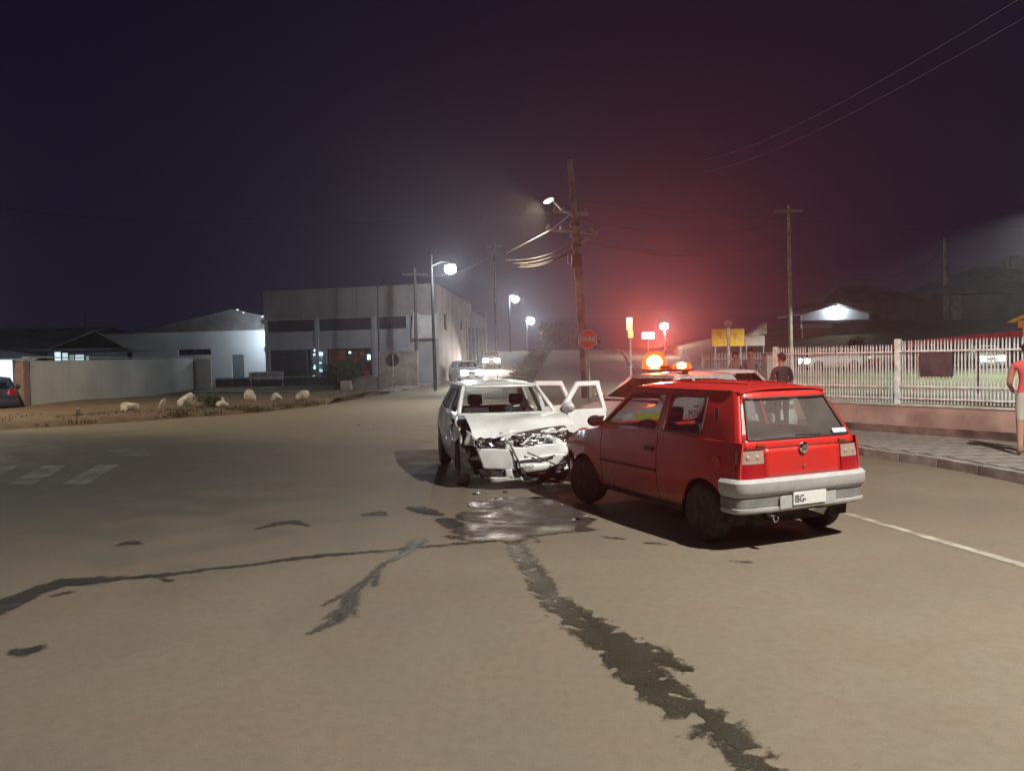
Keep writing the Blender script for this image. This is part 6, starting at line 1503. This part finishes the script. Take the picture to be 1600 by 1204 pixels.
def common_car(name, label, X, Y, hx, hy, z, paint, group=None, cat='car', lit=None, tail=None, hoodm=None, **kw):
    c = Car(W=[(.2, .74), (.38, .80), (.58, .83), (.78, .825), (.98, .79), (1.42, .60), (1.50, .58)], roof=1.49, redge=1.42, nose=[(.2, 1.88), (.55, 1.98), (.78, 1.90)], tail=[(.2, -1.85), (.6, -1.97), (.98, -1.93), (1.42, -1.55)],
        wind=[(1.0, .98), (1.42, .28)], zb=[(-1.95, 1.0), (-1.1, .99), (.95, .95), (1.85, .80)], wx=(1.26, -1.28), wr=.31, ar=.365, ty=.73, tw=.19, sill=.26, n=2.8, rcf=.24, glassM='glass_tint')
    c.__dict__.update(kw)
    R = carthing(name, label, cat, X, Y, hx, hy, z, group); b2 = lambda x: pl(c.zb, x)
    fw = [(.74, 1.04), (-.14, 1.03), (-.14, 1.37), (.28, 1.375)]; rw = [(-.22, 1.03), (-1.0, 1.04), (-.92, 1.35), (-.22, 1.37)]; qw = [(-1.08, 1.04), (-1.50, 1.08), (-1.30, 1.30), (-1.00, 1.345)]
    outer = [(.98, b2(.98)), (.4, b2(.4)), (-.2, b2(-.2)), (-.8, b2(-.8)), (-1.3, b2(-1.3)), (pl(c.tail, 1.0) + c.rc, 1.0), (pl(c.tail, 1.2) + c.rc, 1.2), (pl(c.tail, 1.42) + c.rc, 1.42), (-.8, 1.42), (-.2, 1.42), (.28, 1.42)]
    for s in (-1, 1):
        c.poly_side(R, s, outer, [fw, rw, qw], 'greenhouse_frame', paint)
        for w_ in (fw, rw, qw): c.pane_side(R, s, w_)
        for (x0, x1, lo) in ((-.155, .80, lambda x: .30), (-1.03, -.17, lambda x: max(.30, c.arch(x)))):
            d = c.side(R, s, x0, x1, lo, b2, 'door', paint); hx_ = x0 + .12; prism(q := BM(), [(hx_ - .07, .84), (hx_ + .07, .84), (hx_ + .07, .87), (hx_ - .07, .87)], s * (c.S(hx_, .85)), s * (c.S(hx_, .85) + .02)); obj('handle', q, M['black'], d)
        c.side(R, s, -1.80, -1.04, c.arch, b2, 'rear_quarter_panel', paint); c.side(R, s, .815, 1.74, c.arch, b2, 'front_wing', paint); c.side(R, s, -.9, .90, .22, .30, 'sill_panel', paint, nz=2, rim=.05)
        c.mirror(R, s, paint)
        b = BM(); grid(lambda u, v, d: Vector((c.capx(s * lerp(.50, .745, u), lerp(.72, .96, v), False) - .012 + d, s * lerp(.50, .745, u), lerp(.72, .96, v))), 8, 4, .03, b); obj('tail_light', b, tail or M['lens_red'], R, smooth_=50)
    c.roof_(R, paint); c.hood_(R, hoodm or paint); c.windscreen(R, paint, glass=M['glass_tint']); c.interior(R); c.liners(R); flat_front(c, R, paint, lit)
    c.cap(R, False, -1.0, 1.0, .50, 1.0, 'tailgate', paint, nz=6); c.wrap(R, False, c.wx[1] - c.ar + .01, bumper_profile(.28, .56, .05), 'rear_bumper', paint)
    b = grid(lambda u, v, d: Vector((c.capx((u * 2 - 1) * c.S(pl(c.tail, lerp(.99, 1.42, v)) + c.rc, lerp(.99, 1.42, v)) * .999, lerp(.99, 1.42, v), False), (u * 2 - 1) * c.S(pl(c.tail, lerp(.99, 1.42, v)) + c.rc, lerp(.99, 1.42, v)) * .999, lerp(.99, 1.42, v))), 12, 4); obj('rear_window', b, M['glass_tint'], R, smooth_=60)
    for wx in c.wx:
        for s in (-1, 1): c.wheel(R, wx, s)
    for e in (True, False):
        xp = c.capx(0, .45, e) + (.075 if e else -.075); obj('number_plate', bx(xp - .006, xp + .006, -.2, .2, .40, .52), M['plate'], R)
    return R, c
# police estate car with the light bar
PR, pc = common_car('police_car', 'white police car with a flashing orange light bar, standing behind the red car', 2.95, 15.3, -.80, -.60, 0, M['police_white'], cat='police car')
M['fluo'] = mat('yellow_green_stripe', (.45, .48, .05), .5)
for s in (-1, 1):
    x0, x1 = .95, 1.60; b = grid(lambda u, v, d: Vector((lerp(x0, x1, u), s * (pc.S(lerp(x0, x1, u), lerp(.62, .78, v)) + .004), lerp(.66, .80, v))), 6, 2); obj('side_stripe', b, M['fluo'], PR)
for s in (-1, 1):
    text('lettering', 'POLICIA', .13, M['white_text'], PR, (-.60, s * (pc.S(-.6, 1.2) + .004), 1.20), (R_(90 - (-1) * -24) if s < 0 else R_(66), 0, 0 if s < 0 else R_(180)), align='CENTER', bold=.003)
    text('lettering', 'POLICIA', .17, M['black'], PR, (-.1, s * (pc.S(-.1, .75) + .006), .72), (R_(90), 0, 0 if s < 0 else R_(180)), bold=.004)
LB = empty('light_bar', (-.15, 0, 1.50)); LB.parent = PR
obj('bar_base', bx(-.13, .13, -.56, .56, .01, .06), M['black'], LB, bevel=.02)
for s in (-1, 1): obj('bar_foot', bx(-.05, .05, s * .45 - .04, s * .45 + .04, -.05, .02), M['black'], LB)
def beacon_lens(name, tint, col, st):
    m, n, p = nmat(name); n.nodes.remove(p)
    a = n.nodes.new('ShaderNodeAddShader'); t = n.nodes.new('ShaderNodeBsdfTransparent'); t.inputs[0].default_value = (*tint, 1); e = n.nodes.new('ShaderNodeEmission'); e.inputs[0].default_value = (*col, 1); e.inputs[1].default_value = st
    n.links.new(t.outputs[0], a.inputs[0]); n.links.new(e.outputs[0], a.inputs[1]); n.links.new(a.outputs[0], n.nodes['Material Output'].inputs[0]); return m
M['beacon_hot'] = beacon_lens('beacon_burning', (.9, .22, .06), (1, .13, .025), 1.5); M['beacon_dim'] = beacon_lens('beacon_glowing', (.9, .25, .08), (1, .16, .04), 1.2)
M['bulb_hot'] = emit('rotating_bulb', (1, .62, .30), 90)
def dome(y0, y1, h, m, nm, rad=.12):
    b = BM(); n = 8; rows = []
    for i in range(n + 1):
        y = lerp(y0, y1, i / n); e = (1 - abs(i / n * 2 - 1) ** 4) ** .5 * .95 + .05
        rows.append([b.verts.new((rad * math.cos(a) * e, y, .06 + h * math.sin(a) * e)) for a in [k * math.pi / 8 for k in range(9)]])
    for r0, r1 in zip(rows, rows[1:]):
        for k in range(8): b.faces.new((r0[k], r0[k + 1], r1[k + 1], r1[k]))
    b.faces.new(rows[0]); b.faces.new(rows[-1]); return obj(nm, b, m, LB, smooth_=50)
dome(-.60, -.08, .34, M['beacon_hot'], 'beacon', .19); dome(.16, .58, .13, M['beacon_dim'], 'beacon')
for y0_, y1_, rr_, zz_ in ((-.50, -.18, .11, .20), (.26, .46, .05, .12)):
    b = BM(); bmesh.ops.create_icosphere(b, subdivisions=2, radius=1); o = obj('bulb', b, M['bulb_hot'], LB, smooth_=60); o.scale = (rr_ * 1.25, (y1_ - y0_) / 2 * 1.15, rr_ * 1.2); o.location = (0, (y0_ + y1_) / 2, zz_)
obj('bar_middle', bx(-.10, .10, -.11, .15, .06, .13), M['black'], LB, bevel=.02)
PR_f = Matrix.Translation((2.95, 15.3, 0)) @ Matrix.Rotation(math.atan2(-.60, -.80), 4, 'Z')
point_light('beacon_light', (0, -.34, .56), 110, (1.0, .10, .04), LB, .12)
BW = PR_f @ Vector((-.15, -.34, 2.02)); bs = point_light('rotating_beam', BW, 9500, (1.0, .09, .03), None, .10, 76, (1.2, 0, 9.0), .8)
bs.parent = LB; bs.matrix_parent_inverse = (PR_f @ Matrix.Translation((-.15, 0, 1.5))).inverted()
point_light('beacon_light', (-.32, .3, .24), 25, (1.0, .12, .04), LB, .08)
# white car with open door
WR, wc_ = common_car('parked_car', 'white car with its driver door open, mostly hidden behind the red car', 5.05, 18.3, .12, -.99, 0, M['white'])
for o in [q for q in WR.children if q.name.split('.')[0] == 'door'][2:3]:
    for ch in list(o.children): bpy.data.objects.remove(ch)
    bpy.data.objects.remove(o)
opened_door(wc_, WR, .80, -.16, [(.68, 1.02), (-.12, 1.02), (-.12, 1.37), (.27, 1.375)], 58, M['white'], mirror=False, frame_top=1.42)
# oncoming cars on the hill street
M['head_hot'] = emit('headlight_burning', (1.0, .93, .86), 60); M['head_warm'] = emit('headlight_warm', (1.0, .86, .74), 60)
def beams(root, x, power, col, zt=.66):
    for s in (-1, 1): point_light('headlight_beam', (x + .12, s * .55, zt), power, col, root, .06, 75, (x + 8, s * .6, -.2), .7)
q = A(727, 590, 55); R1, _c = common_car('oncoming_car', 'nearer oncoming white car with bright headlights beside the kerb of the hill street', q.x, 55, .30, -1, T(0, 55), M['white'], 'cars coming down the hill street', lit=M['head_hot'])
beams(R1, 2.0, 1500, (1, .93, .86))
q = A(768, 570, 70); R2, _c = common_car('oncoming_car', 'second oncoming white car higher up the hill street with glaring pinkish headlights', q.x, 70, .02, -1, T(0, 70), M['white'], 'cars coming down the hill street', lit=M['head_warm'])
beams(R2, 2.0, 2400, (1, .84, .74))
# cars on the back street
M['tail_hot'] = emit('tail_light_burning', (1, .06, .05), 14)
q = A(1297, 570, 54); R3, _c = common_car('parked_car', 'silver car seen through the far fence panel, headlight glaring to the left', q.x, 54, -1, -.12, .63, M['silver'], 'cars on the back street', lit=M['head_hot'])
beams(R3, 2.0, 160, (1, .95, .88))
q = A(1385, 560, 56.5); R4, _c = common_car('parked_car', 'red car with lit tail lights right behind the silver car', q.x, 56.5, .95, -.25, .63, M['darkred'], 'cars on the back street', tail=M['tail_hot'])
q = A(1478, 556, 58); R5, _c = common_car('parked_car', 'dark car behind the dark notice board, glints on its roof', q.x, 58, -1, .1, .63, M['under'], 'cars on the back street')
q = A(1538, 562, 50); R6, _c = common_car('parked_car', 'car facing the fence with two glaring headlights near the right end of the fence', q.x, 50, -.35, -1, .63, M['silver'], 'cars on the back street', lit=M['head_hot'])
beams(R6, 2.0, 200, (1, .95, .88))
# dark red car at the left edge
q = A(-14, 620, 33.2); R7, _c = common_car('parked_car', 'dark car with reddish tail light, cut by the left edge before the lit garage', q.x, 33.4, -.55, .84, 0, M['navy'])
# ================================================================== HAZE
hb = bx(-155, 155, -65, 255, -1.2, 15.5); hz = obj('haze', hb, None); hz['kind'] = 'stuff'
m = bpy.data.materials.new('night_haze'); m.use_nodes = True; n = m.node_tree; n.nodes.remove(n.nodes['Principled BSDF'])
v = n.nodes.new('ShaderNodeVolumePrincipled'); v.inputs['Color'].default_value = (.92, .93, 1, 1); v.inputs['Density'].default_value = HAZE; v.inputs['Anisotropy'].default_value = .76
n.links.new(v.outputs[0], n.nodes['Material Output'].inputs['Volume']); hz.data.materials.append(m)
